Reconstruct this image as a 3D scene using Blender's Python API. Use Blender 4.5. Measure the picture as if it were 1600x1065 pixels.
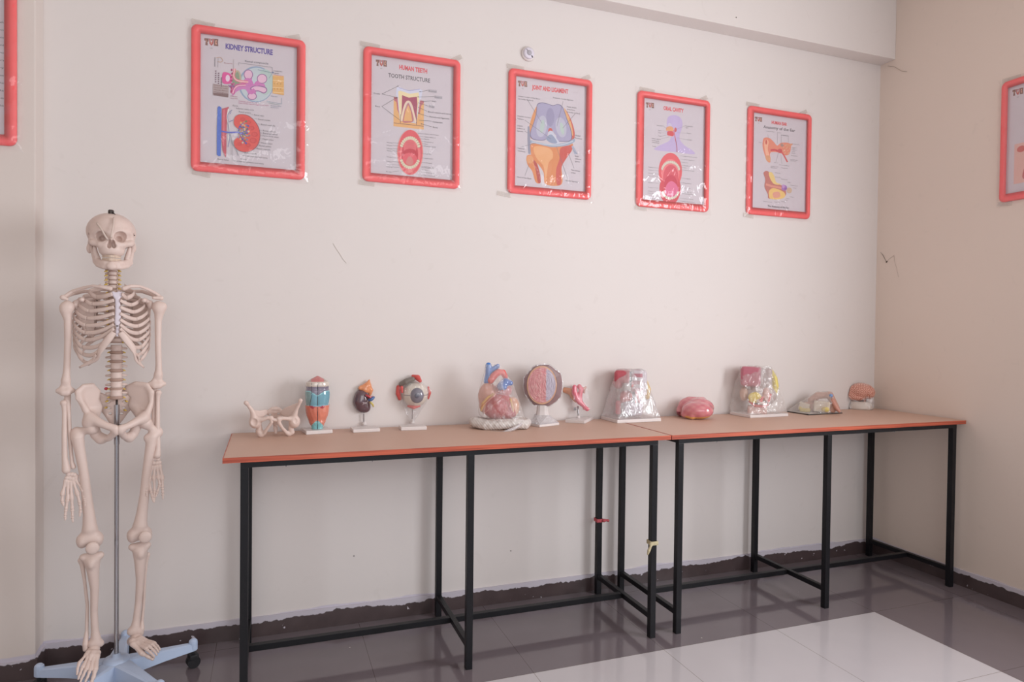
import bpy, bmesh, math, random
import numpy as np
from mathutils import Vector, Matrix

random.seed(7)
rng = np.random.RandomState(3)
C = bpy.context.scene.collection
for o in list(bpy.data.objects):
    bpy.data.objects.remove(o)

# ------------------------------------------------------------------ camera
CAM = np.array([0.1546, -3.0936, 1.3561])
YAW, PITCH, ROLL, FPX = 0.3498, 0.0161, 0.0114, 1035.0
_fw = np.array([math.sin(YAW) * math.cos(PITCH), math.cos(YAW) * math.cos(PITCH), -math.sin(PITCH)])
_r = np.array([math.cos(YAW), -math.sin(YAW), 0.0])
_u = np.cross(_r, _fw)
_R = _r * math.cos(ROLL) + _u * math.sin(ROLL)
_U = -_r * math.sin(ROLL) + _u * math.cos(ROLL)
cd = bpy.data.cameras.new('camera')
cd.sensor_width = 36.0
cd.lens = FPX / 1600.0 * 36.0
cd.clip_start = 0.05
cam = bpy.data.objects.new('camera', cd)
C.objects.link(cam)
m = Matrix.Identity(4)
for i in range(3):
    m[i][0], m[i][1], m[i][2], m[i][3] = _R[i], _U[i], -_fw[i], CAM[i]
cam.matrix_world = m
bpy.context.scene.camera = cam

# ------------------------------------------------------------------ light
WX = 3.684          # right wall
sc = bpy.context.scene
sc.view_settings.view_transform = 'Standard'
sc.view_settings.look = 'None'
sc.view_settings.gamma = 1.0
sc.view_settings.use_curve_mapping = False
sc.view_settings.exposure = 0.08
w = bpy.data.worlds.new('daylight')
sc.world = w
w.use_nodes = True
bg = w.node_tree.nodes['Background']
bg.inputs[0].default_value = (0.90, 0.94, 1.0, 1)
bg.inputs[1].default_value = 0.70

def area(name, loc, rot, sx, sy, power, col):
    l = bpy.data.lights.new(name, 'AREA')
    l.shape = 'RECTANGLE'; l.size = sx; l.size_y = sy; l.energy = power; l.color = col
    o = bpy.data.objects.new(name, l); C.objects.link(o)
    o.location = loc; o.rotation_euler = rot
    return o
# daylight falling in through the window of the right wall, and through the windows behind the camera
area('window_daylight', (WX + 0.02, -2.75, 1.75), (0, math.radians(90), 0), 1.5, 1.7, 88, (0.93, 0.955, 1.0))
area('rear_daylight', (0.9, -5.6, 2.1), (math.radians(90), 0, math.radians(10)), 3.6, 1.6, 40, (1.0, 0.97, 0.95))

# ------------------------------------------------------------------ helpers
def lin(c):
    r = []
    for v in c[:3]:
        v = v / 255.0
        r.append(v / 12.92 if v <= 0.04045 else ((v + 0.055) / 1.055) ** 2.4)
    return (r[0], r[1], r[2], 1.0)

def ray(px, py):
    return _fw + _R * ((px - 800) / FPX) - _U * ((py - 532.5) / FPX)
def onY(px, py, Y=0.0):
    d = ray(px, py); t = (Y - CAM[1]) / d[1]; return CAM + t * d
def onX(px, py, X):
    d = ray(px, py); t = (X - CAM[0]) / d[0]; return CAM + t * d
def onZ(px, py, Z=0.0):
    d = ray(px, py); t = (Z - CAM[2]) / d[2]; return CAM + t * d

def mesh_obj(name, verts, faces, mats, parent=None, smooth=False, midx=None, cols=None):
    me = bpy.data.meshes.new(name)
    me.from_pydata([tuple(map(float, v)) for v in verts], [], [tuple(map(int, f)) for f in faces])
    if not isinstance(mats, (list, tuple)): mats = [mats]
    for mt in mats: me.materials.append(mt)
    if midx is not None:
        me.polygons.foreach_set('material_index', list(map(int, midx)))
    if smooth:
        me.polygons.foreach_set('use_smooth', [True] * len(me.polygons))
    if cols is not None:
        at = me.color_attributes.new('Col', 'FLOAT_COLOR', 'POINT')
        at.data.foreach_set('color', np.asarray(cols, dtype=np.float32).ravel())
    me.update()
    o = bpy.data.objects.new(name, me)
    C.objects.link(o)
    if parent is not None: o.parent = parent
    return o

def empty(name, loc, rz, label, cat, group=None):
    o = bpy.data.objects.new(name, None)
    o.empty_display_size = 0.05
    C.objects.link(o)
    o.location = loc; o.rotation_euler = (0, 0, rz)
    o['label'] = label; o['category'] = cat
    if group: o['group'] = group
    return o
def tag(o, label, cat, group=None):
    o['label'] = label; o['category'] = cat
    if group: o['group'] = group
    return o
def struct(o):
    o['kind'] = 'structure'; return o

class MB:
    """collects simple solids into one mesh"""
    def __init__(s): s.v = []; s.f = []; s.m = []
    def add(s, vs, fs, mi=0):
        n = len(s.v); s.v += [tuple(v) for v in vs]; s.f += [tuple(n + i for i in f) for f in fs]; s.m += [mi] * len(fs)
        return s
    def box(s, x0, x1, y0, y1, z0, z1, mi=0, bev=0.0):
        return s.obox(((x0 + x1) / 2, (y0 + y1) / 2, (z0 + z1) / 2), (abs(x1 - x0) / 2, abs(y1 - y0) / 2, abs(z1 - z0) / 2), None, mi, bev)
    def obox(s, c, h, rot=None, mi=0, bev=0.0):
        bm = bmesh.new()
        bmesh.ops.create_cube(bm, size=2.0)
        for v in bm.verts: v.co = Vector((v.co.x * h[0], v.co.y * h[1], v.co.z * h[2]))
        if bev > 0:
            bmesh.ops.bevel(bm, geom=list(bm.edges), offset=bev, segments=2, affect='EDGES', profile=0.6)
        mt = rot if rot is not None else Matrix.Identity(3)
        bm.verts.index_update()
        vs = [mt @ v.co + Vector(c) for v in bm.verts]
        fs = [[v.index for v in f.verts] for f in bm.faces]
        bm.free()
        return s.add(vs, fs, mi)
    def lathe(s, c, prof, n=24, mi=0, axis='z', sx=1.0, sy=1.0, capb=True, capt=True):
        vs = []; fs = []
        for (r, z) in prof:
            for k in range(n):
                a = 2 * math.pi * k / n
                x, y = r * math.cos(a) * sx, r * math.sin(a) * sy
                p = (x, y, z) if axis == 'z' else ((x, -z, y) if axis == 'y' else (z, x, y))
                vs.append((c[0] + p[0], c[1] + p[1], c[2] + p[2]))
        for i in range(len(prof) - 1):
            for k in range(n):
                a, b = i * n + k, i * n + (k + 1) % n
                fs.append((a, b, b + n, a + n))
        if capb: fs.append(tuple(reversed(range(n))))
        if capt: fs.append(tuple(range((len(prof) - 1) * n, len(prof) * n)))
        return s.add(vs, fs, mi)
    def tube(s, pts, rad, n=8, mi=0, flat=1.0, up=(0, 0, 1)):
        v, f = sweep(pts, rad, n, flat, up); return s.add(v, f, mi)
    def build(s, name, mats, parent=None, smooth=False):
        return mesh_obj(name, s.v, s.f, mats, parent, smooth, s.m)

def catmull(pts, seg=6):
    P = [np.array(p, float) for p in pts]
    if len(P) < 3: return P
    P = [2 * P[0] - P[1]] + P + [2 * P[-1] - P[-2]]
    out = []
    for i in range(1, len(P) - 2):
        for k in range(seg):
            t = k / seg
            a, b, c, d = P[i - 1], P[i], P[i + 1], P[i + 2]
            out.append(0.5 * (2 * b + (c - a) * t + (2 * a - 5 * b + 4 * c - d) * t * t + (3 * b - a - 3 * c + d) * t ** 3))
    out.append(P[-2])
    return out

def sweep(pts, rad, n=8, flat=1.0, up=(0, 0, 1)):
    """tube along pts; rad scalar or list; flat = thickness ratio across the 'up' direction"""
    P = [np.array(p, float) for p in pts]
    m_ = len(P)
    if np.isscalar(rad): R = [rad] * m_
    else:
        xs = np.linspace(0, 1, len(rad)); R = list(np.interp(np.linspace(0, 1, m_), xs, rad))
    up = np.array(up, float)
    vs = []; fs = []
    for i in range(m_):
        t = P[min(i + 1, m_ - 1)] - P[max(i - 1, 0)]
        t = t / (np.linalg.norm(t) + 1e-12)
        nx = np.cross(t, up)
        if np.linalg.norm(nx) < 1e-3: nx = np.cross(t, np.array([1.0, 0.1, 0]))
        nx /= np.linalg.norm(nx); nz = np.cross(nx, t)
        for k in range(n):
            a = 2 * math.pi * k / n
            vs.append(P[i] + nx * math.cos(a) * R[i] * flat + nz * math.sin(a) * R[i])
    for i in range(m_ - 1):
        for k in range(n):
            a, b = i * n + k, i * n + (k + 1) % n
            fs.append((a, b, b + n, a + n))
    fs.append(tuple(reversed(range(n)))); fs.append(tuple(range((m_ - 1) * n, m_ * n)))
    return vs, fs

# ---- signed distance modelling, polygonised with surface nets
class SDF:
    def __init__(s, k=0.004): s.p = []; s.sub = []; s.k = k; s.lo = []; s.hi = []
    def _b(s, c, r):
        s.lo.append(np.array(c, float) - r); s.hi.append(np.array(c, float) + r)
    def E(s, c, r, col=0, rot=None):
        c = np.array(c, float); r = np.array(r, float)
        M = np.array(rot.transposed()) if rot is not None else None
        def f(P):
            q = P - c
            if M is not None: q = q @ M.T
            k0 = np.sqrt(((q / r) ** 2).sum(-1)); k1 = np.sqrt(((q / r ** 2) ** 2).sum(-1)) + 1e-9
            return k0 * (k0 - 1) / k1
        s.p.append((f, col)); s._b(c, r.max()); return s
    def K(s, a, b, ra, rb=None, col=0):
        rb = ra if rb is None else rb
        a = np.array(a, float); b = np.array(b, float); ab = b - a; L = ab @ ab + 1e-12
        def f(P):
            q = P - a
            h = np.clip((q @ ab) / L, 0, 1)
            return np.sqrt(((q - h[:, None] * ab) ** 2).sum(-1)) - (ra + (rb - ra) * h)
        s.p.append((f, col)); s._b(a, ra); s._b(b, rb); return s
    def chain(s, pts, rads, col=0):
        fs_ = []
        for i in range(len(pts) - 1):
            s.K(pts[i], pts[i + 1], rads[i], rads[i + 1], col); fs_.append(s.p.pop()[0])
        def f(P):
            d = fs_[0](P)
            for g_ in fs_[1:]: d = np.minimum(d, g_(P))
            return d
        s.p.append((f, col)); return s
    def B(s, c, h, rnd=0.002, col=0, rot=None):
        c = np.array(c, float); h = np.array(h, float) - rnd
        M = np.array(rot.transposed()) if rot is not None else None
        def f(P):
            q = P - c
            if M is not None: q = q @ M.T
            q = np.abs(q) - h
            return np.sqrt((np.maximum(q, 0) ** 2).sum(-1)) + np.minimum(q.max(-1), 0) - rnd
        s.p.append((f, col)); s._b(c, np.linalg.norm(h) + rnd); return s
    def plate(s, poly, yf, th, col=0):
        """poly in (x,z); surface y=yf(x,z); thickness th"""
        Q = np.array(poly, float)
        def f(P):
            x, z = P[:, 0], P[:, 2]
            d = np.full(len(P), 1e9); ins = np.zeros(len(P), bool)
            for i in range(len(Q)):
                a, b = Q[i], Q[(i + 1) % len(Q)]
                e = b - a; wx, wz = x - a[0], z - a[1]
                h = np.clip((wx * e[0] + wz * e[1]) / (e @ e), 0, 1)
                d = np.minimum(d, (wx - h * e[0]) ** 2 + (wz - h * e[1]) ** 2)
                c = ((a[1] > z) != (b[1] > z)) & (x < (b[0] - a[0]) * (z - a[1]) / (b[1] - a[1] + 1e-12) + a[0])
                ins ^= c
            d = np.sqrt(d); d = np.where(ins, -d, d)
            dy = np.abs(P[:, 1] - yf(x, z)) - th / 2
            k = th * 0.8
            h = np.clip(0.5 - 0.5 * (dy - d) / k, 0, 1)
            return dy * (1 - h) + d * h + k * h * (1 - h)
        s.p.append((f, col))
        g = np.array([[a, yf(np.array([a]), np.array([b]))[0], b] for a, b in Q])
        s._b(g.min(0) + 0, th + 0.02); s._b(g.max(0), th + 0.02)
        return s
    def cut(s, kind, *a, **k):
        t = SDF(); getattr(t, kind)(*a, **k); s.sub.append(t.p[0][0]); return s
    def val(s, P):
        d = None
        for f, c in s.p:
            e = f(P)
            if d is None: d = e
            else:
                h = np.clip(0.5 + 0.5 * (e - d) / s.k, 0, 1)
                d = e * (1 - h) + d * h - s.k * h * (1 - h)
        for f in s.sub:
            d = np.maximum(d, -f(P))
        return d
    def mesh(s, h, noise=None):
        lo = np.min(s.lo, 0) - 2.5 * h; hi = np.max(s.hi, 0) + 2.5 * h
        n = np.maximum(np.ceil((hi - lo) / h).astype(int) + 1, 3)
        ax = [lo[i] + h * np.arange(n[i]) for i in range(3)]
        G = np.stack(np.meshgrid(*ax, indexing='ij'), -1).reshape(-1, 3)
        F = s.val(G)
        if noise is not None: F = F + noise(G)
        F = F.reshape(n)
        S = F < 0
        cs = n - 1
        acc = np.zeros(tuple(cs) + (3,)); cnt = np.zeros(tuple(cs))
        I = np.indices(n).astype(float)
        quads = []
        for a in range(3):
            sl0 = [slice(None)] * 3; sl1 = [slice(None)] * 3
            sl0[a] = slice(0, -1); sl1[a] = slice(1, None)
            sl0, sl1 = tuple(sl0), tuple(sl1)
            X = S[sl0] != S[sl1]
            t = np.where(X, F[sl0] / (F[sl0] - F[sl1] + 1e-20), 0)
            pos = np.stack([I[j][sl0] for j in range(3)], -1); pos[..., a] += t
            b, c = (a + 1) % 3, (a + 2) % 3
            for db in (0, 1):
                for dc in (0, 1):
                    es = [slice(None)] * 3; ks = [slice(None)] * 3
                    # edge index j on axis b adjoins cells j-1 and j
                    es[b] = slice(1, None) if db else slice(0, -1)
                    es[c] = slice(1, None) if dc else slice(0, -1)
                    es, ks = tuple(es), tuple(ks)
                    acc[ks] += pos[es] * X[es][..., None]; cnt[ks] += X[es]
            idx = np.argwhere(X)
            ok = (idx[:, b] > 0) & (idx[:, c] > 0) & (idx[:, b] < n[b] - 1) & (idx[:, c] < n[c] - 1)
            idx = idx[ok]
            fl = S[sl0][tuple(idx.T)]
            eb = np.zeros(3, int); eb[b] = 1; ec = np.zeros(3, int); ec[c] = 1
            q = [idx - eb - ec, idx - ec, idx, idx - eb]
            q = np.stack([np.ravel_multi_index(x.T, tuple(cs)) for x in q], 1)
            q[~fl] = q[~fl][:, ::-1]
            quads.append(q)
        Q = np.concatenate(quads)
        used = cnt.ravel() > 0
        remap = np.full(used.size, -1); remap[used] = np.arange(used.sum())
        V = (acc.reshape(-1, 3)[used] / cnt.ravel()[used][:, None]) * h + lo
        return V, remap[Q]
    def build(s, name, h, mats, parent=None, colors=None, colfun=None, noise=None):
        V, Q = s.mesh(h, noise)
        cols = None
        if colors is not None:
            D = np.stack([f(V) for f, c in s.p], 1)
            ci = np.array([c for f, c in s.p])[D.argmin(1)]
            cols = np.array([lin(c) for c in colors])[ci]
        if colfun is not None: cols = colfun(V, cols)
        return mesh_obj(name, V, Q, mats, parent, True, None, cols)

class Fr:
    """an upright frame standing at (ox,oy,z0), turned towards the room; L() gives local coordinates"""
    def __init__(s, ox, oy, z0=0.0):
        s.O = np.array([ox, oy, z0])
        d = CAM - s.O; s.rz = math.atan2(d[0], -d[1])
        s.ux = np.array([math.cos(s.rz), math.sin(s.rz), 0]); s.uy = np.array([-math.sin(s.rz), math.cos(s.rz), 0])
        a = s.L(0, 0); 
        q = s.O - CAM; dep = q @ _fw
        s.cx = 800 + FPX * (q @ _R) / dep; s.cy = 532.5 - FPX * (q @ _U) / dep
        s.sh = s.L(s.cx + 10, s.cy)[0] / 10 ; s.sv = -s.L(s.cx, s.cy - 10)[2] / -10
    def L(s, px, py, d=0.0):
        """local point seen at px,py on the upright plane d metres in front of the frame's origin"""
        r = ray(px, py); p0 = s.O - s.uy * d
        t = ((p0 - CAM) @ s.uy) / (r @ s.uy)
        q = CAM + t * r - s.O
        return np.array([q @ s.ux, q @ s.uy, q[2]])
    def loc(s, P):
        q = np.array(P) - s.O
        return np.array([q @ s.ux, q @ s.uy, q[2]])

# ------------------------------------------------------------------ materials
def nodes(name):
    mt = bpy.data.materials.new(name); mt.use_nodes = True
    nt = mt.node_tree; return mt, nt, nt.nodes['Principled BSDF']
def N(nt, t, **kw):
    n = nt.nodes.new(t)
    for k, v in kw.items(): setattr(n, k, v)
    return n
def mat(name, col, rough=0.5, metal=0.0, var=0.06, vscale=8.0, bump=0.0, bscale=60.0, coat=0.0, spec=0.5):
    mt, nt, b = nodes(name)
    c = lin(col)
    tc = N(nt, 'ShaderNodeTexCoord')
    nz = N(nt, 'ShaderNodeTexNoise'); nz.inputs['Scale'].default_value = vscale; nz.inputs['Detail'].default_value = 4
    nt.links.new(tc.outputs['Object'], nz.inputs['Vector'])
    mx = N(nt, 'ShaderNodeMixRGB'); mx.inputs[1].default_value = tuple(x * (1 - var) for x in c[:3]) + (1,)
    mx.inputs[2].default_value = tuple(min(1, x * (1 + var)) for x in c[:3]) + (1,)
    nt.links.new(nz.outputs['Fac'], mx.inputs[0]); nt.links.new(mx.outputs[0], b.inputs['Base Color'])
    b.inputs['Roughness'].default_value = rough; b.inputs['Metallic'].default_value = metal
    b.inputs['Coat Weight'].default_value = coat; b.inputs['Specular IOR Level'].default_value = spec
    if bump > 0:
        n2 = N(nt, 'ShaderNodeTexNoise'); n2.inputs['Scale'].default_value = bscale; n2.inputs['Detail'].default_value = 5
        nt.links.new(tc.outputs['Object'], n2.inputs['Vector'])
        bp = N(nt, 'ShaderNodeBump'); bp.inputs['Strength'].default_value = bump; bp.inputs['Distance'].default_value = 0.002
        nt.links.new(n2.outputs['Fac'], bp.inputs['Height']); nt.links.new(bp.outputs['Normal'], b.inputs['Normal'])
    return mt
def vmat(name, rough=0.35, coat=0.0, var=0.08, vscale=60.0, bump=0.0, bscale=200.0, spec=0.5):
    """colour comes from the painted colour attribute of the mesh"""
    mt, nt, b = nodes(name)
    at = N(nt, 'ShaderNodeAttribute', attribute_name='Col')
    tc = N(nt, 'ShaderNodeTexCoord')
    nz = N(nt, 'ShaderNodeTexNoise'); nz.inputs['Scale'].default_value = vscale; nz.inputs['Detail'].default_value = 4
    nt.links.new(tc.outputs['Object'], nz.inputs['Vector'])
    mr = N(nt, 'ShaderNodeMapRange'); mr.inputs['To Min'].default_value = 1 - var; mr.inputs['To Max'].default_value = 1 + var
    nt.links.new(nz.outputs['Fac'], mr.inputs['Value'])
    mx = N(nt, 'ShaderNodeVectorMath', operation='SCALE')
    nt.links.new(at.outputs['Color'], mx.inputs[0]); nt.links.new(mr.outputs[0], mx.inputs['Scale'])
    nt.links.new(mx.outputs[0], b.inputs['Base Color'])
    b.inputs['Roughness'].default_value = rough; b.inputs['Coat Weight'].default_value = coat
    b.inputs['Specular IOR Level'].default_value = spec
    if bump > 0:
        n2 = N(nt, 'ShaderNodeTexNoise'); n2.inputs['Scale'].default_value = bscale
        nt.links.new(tc.outputs['Object'], n2.inputs['Vector'])
        bp = N(nt, 'ShaderNodeBump'); bp.inputs['Strength'].default_value = bump; bp.inputs['Distance'].default_value = 0.001
        nt.links.new(n2.outputs['Fac'], bp.inputs['Height']); nt.links.new(bp.outputs['Normal'], b.inputs['Normal'])
    return mt
def film(name, haze=0.10, gloss=0.16, bump=0.6, scale=(40, 40, 12), tint=(0.9, 0.9, 0.95), rough=0.12):
    mt, nt, b = nodes(name)
    nt.nodes.remove(b)
    out = nt.nodes['Material Output']
    tr = N(nt, 'ShaderNodeBsdfTransparent'); gl = N(nt, 'ShaderNodeBsdfGlossy'); df = N(nt, 'ShaderNodeBsdfDiffuse')
    gl.inputs['Roughness'].default_value = rough; gl.inputs['Color'].default_value = (1, 1, 1, 1)
    df.inputs['Color'].default_value = tint + (1,)
    tc = N(nt, 'ShaderNodeTexCoord'); mp = N(nt, 'ShaderNodeMapping'); mp.inputs['Scale'].default_value = scale
    nz = N(nt, 'ShaderNodeTexNoise'); nz.inputs['Scale'].default_value = 1.0; nz.inputs['Detail'].default_value = 3; nz.inputs['Distortion'].default_value = 1.2
    nt.links.new(tc.outputs['Object'], mp.inputs[0]); nt.links.new(mp.outputs[0], nz.inputs['Vector'])
    bp = N(nt, 'ShaderNodeBump'); bp.inputs['Strength'].default_value = bump; bp.inputs['Distance'].default_value = 0.02
    nt.links.new(nz.outputs['Fac'], bp.inputs['Height']); nt.links.new(bp.outputs['Normal'], gl.inputs['Normal'])
    m1 = N(nt, 'ShaderNodeMixShader'); m1.inputs[0].default_value = haze
    nt.links.new(tr.outputs[0], m1.inputs[1]); nt.links.new(df.outputs[0], m1.inputs[2])
    m2 = N(nt, 'ShaderNodeMixShader'); m2.inputs[0].default_value = gloss
    nt.links.new(m1.outputs[0], m2.inputs[1]); nt.links.new(gl.outputs[0], m2.inputs[2])
    nt.links.new(m2.outputs[0], out.inputs['Surface'])
    return mt

def wall_mat(name, band=True, base=(227, 220, 217)):
    mt, nt, b = nodes(name)
    tc = N(nt, 'ShaderNodeTexCoord'); sp = N(nt, 'ShaderNodeSeparateXYZ')
    nt.links.new(tc.outputs['Object'], sp.inputs[0])
    nz = N(nt, 'ShaderNodeTexNoise'); nz.inputs['Scale'].default_value = 1.3; nz.inputs['Detail'].default_value = 6
    nt.links.new(tc.outputs['Object'], nz.inputs['Vector'])
    mx = N(nt, 'ShaderNodeMixRGB'); c = lin(base)
    mx.inputs[1].default_value = tuple(x * 0.965 for x in c[:3]) + (1,); mx.inputs[2].default_value = tuple(x * 1.03 for x in c[:3]) + (1,)
    nt.links.new(nz.outputs['Fac'], mx.inputs[0])
    last = mx
    # faint scuffs
    n3 = N(nt, 'ShaderNodeTexNoise'); n3.inputs['Scale'].default_value = 9; n3.inputs['Detail'].default_value = 8; n3.inputs['Distortion'].default_value = 2
    nt.links.new(tc.outputs['Object'], n3.inputs['Vector'])
    cr = N(nt, 'ShaderNodeValToRGB'); cr.color_ramp.elements[0].position = 0.28; cr.color_ramp.elements[1].position = 0.36
    cr.color_ramp.elements[0].color = (1, 1, 1, 1); cr.color_ramp.elements[1].color = (0, 0, 0, 1)
    nt.links.new(n3.outputs['Fac'], cr.inputs[0])
    ml = N(nt, 'ShaderNodeMath', operation='MULTIPLY'); ml.inputs[1].default_value = 0.08
    nt.links.new(cr.outputs[0], ml.inputs[0])
    m3 = N(nt, 'ShaderNodeMixRGB'); m3.inputs[2].default_value = lin((188, 178, 170))
    nt.links.new(ml.outputs[0], m3.inputs[0]); nt.links.new(last.outputs[0], m3.inputs[1]); last = m3
    if band:
        # the strip of newer lilac-white paint along the skirting, with a wavy upper edge
        n4 = N(nt, 'ShaderNodeTexNoise'); n4.inputs['Scale'].default_value = 4; n4.inputs['Detail'].default_value = 6
        nt.links.new(tc.outputs['Object'], n4.inputs['Vector'])
        a = N(nt, 'ShaderNodeMath', operation='MULTIPLY_ADD'); a.inputs[1].default_value = 0.05; a.inputs[2].default_value = 0.066
        nt.links.new(n4.outputs['Fac'], a.inputs[0])
        lt = N(nt, 'ShaderNodeMath', operation='SUBTRACT'); nt.links.new(a.outputs[0], lt.inputs[0]); nt.links.new(sp.outputs['Z'], lt.inputs[1])
        mr = N(nt, 'ShaderNodeMapRange'); mr.inputs['From Min'].default_value = -0.002; mr.inputs['From Max'].default_value = 0.004
        nt.links.new(lt.outputs[0], mr.inputs['Value'])
        m4 = N(nt, 'ShaderNodeMixRGB'); m4.inputs[2].default_value = lin((206, 200, 212))
        nt.links.new(mr.outputs[0], m4.inputs[0]); nt.links.new(last.outputs[0], m4.inputs[1]); last = m4
    nt.links.new(last.outputs[0], b.inputs['Base Color'])
    b.inputs['Roughness'].default_value = 0.62; b.inputs['Specular IOR Level'].default_value = 0.35
    n2 = N(nt, 'ShaderNodeTexNoise'); n2.inputs['Scale'].default_value = 7; n2.inputs['Detail'].default_value = 5
    nt.links.new(tc.outputs['Object'], n2.inputs['Vector'])
    bp = N(nt, 'ShaderNodeBump'); bp.inputs['Strength'].default_value = 0.25; bp.inputs['Distance'].default_value = 0.006
    nt.links.new(n2.outputs['Fac'], bp.inputs['Height']); nt.links.new(bp.outputs['Normal'], b.inputs['Normal'])
    return mt

def skirting_mat(name):
    """dark brown skirting tile with a torn edge of wall paint over its top and drips"""
    mt, nt, b = nodes(name)
    tc = N(nt, 'ShaderNodeTexCoord'); sp = N(nt, 'ShaderNodeSeparateXYZ'); nt.links.new(tc.outputs['Object'], sp.inputs[0])
    ad = N(nt, 'ShaderNodeMath', operation='ADD'); nt.links.new(sp.outputs['X'], ad.inputs[0]); nt.links.new(sp.outputs['Y'], ad.inputs[1])
    cb = N(nt, 'ShaderNodeCombineXYZ'); nt.links.new(ad.outputs[0], cb.inputs['X'])
    n1 = N(nt, 'ShaderNodeTexNoise'); n1.inputs['Scale'].default_value = 3.2; n1.inputs['Detail'].default_value = 3
    n2 = N(nt, 'ShaderNodeTexNoise'); n2.inputs['Scale'].default_value = 45; n2.inputs['Detail'].default_value = 4
    nt.links.new(cb.outputs[0], n1.inputs['Vector'])
    mp = N(nt, 'ShaderNodeMapping'); mp.inputs['Scale'].default_value = (1, 1, 0.35)
    nt.links.new(tc.outputs['Object'], mp.inputs[0]); nt.links.new(mp.outputs[0], n2.inputs['Vector'])
    # edge height = 0.045 + 0.05*n1 + 0.02*n2
    a = N(nt, 'ShaderNodeMath', operation='MULTIPLY_ADD'); a.inputs[1].default_value = 0.085; a.inputs[2].default_value = 0.013
    nt.links.new(n1.outputs['Fac'], a.inputs[0])
    a2 = N(nt, 'ShaderNodeMath', operation='MULTIPLY_ADD'); a2.inputs[1].default_value = 0.022
    nt.links.new(n2.outputs['Fac'], a2.inputs[0]); nt.links.new(a.outputs[0], a2.inputs[2])
    s = N(nt, 'ShaderNodeMath', operation='SUBTRACT'); nt.links.new(sp.outputs['Z'], s.inputs[0]); nt.links.new(a2.outputs[0], s.inputs[1])
    mr = N(nt, 'ShaderNodeMapRange'); mr.inputs['From Min'].default_value = -0.001; mr.inputs['From Max'].default_value = 0.002
    nt.links.new(s.outputs[0], mr.inputs['Value'])
    # splashes
    v = N(nt, 'ShaderNodeTexNoise'); v.inputs['Scale'].default_value = 38; v.inputs['Detail'].default_value = 6
    nt.links.new(tc.outputs['Object'], v.inputs['Vector'])
    g = N(nt, 'ShaderNodeMath', operation='GREATER_THAN'); g.inputs[1].default_value = 0.70; nt.links.new(v.outputs['Fac'], g.inputs[0])
    mxx = N(nt, 'ShaderNodeMath', operation='MAXIMUM'); nt.links.new(mr.outputs[0], mxx.inputs[0]); nt.links.new(g.outputs[0], mxx.inputs[1])
    n5 = N(nt, 'ShaderNodeTexNoise'); n5.inputs['Scale'].default_value = 12; nt.links.new(tc.outputs['Object'], n5.inputs['Vector'])
    d = N(nt, 'ShaderNodeMixRGB'); d.inputs[1].default_value = lin((66, 54, 56)); d.inputs[2].default_value = lin((92, 78, 78))
    nt.links.new(n5.outputs['Fac'], d.inputs[0])
    mx = N(nt, 'ShaderNodeMixRGB'); mx.inputs[2].default_value = lin((204, 198, 208))
    nt.links.new(mxx.outputs[0], mx.inputs[0]); nt.links.new(d.outputs[0], mx.inputs[1])
    nt.links.new(mx.outputs[0], b.inputs['Base Color'])
    r = N(nt, 'ShaderNodeMapRange'); r.inputs['To Min'].default_value = 0.3; r.inputs['To Max'].default_value = 0.6
    nt.links.new(mxx.outputs[0], r.inputs['Value']); nt.links.new(r.outputs[0], b.inputs['Roughness'])
    return mt

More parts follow.
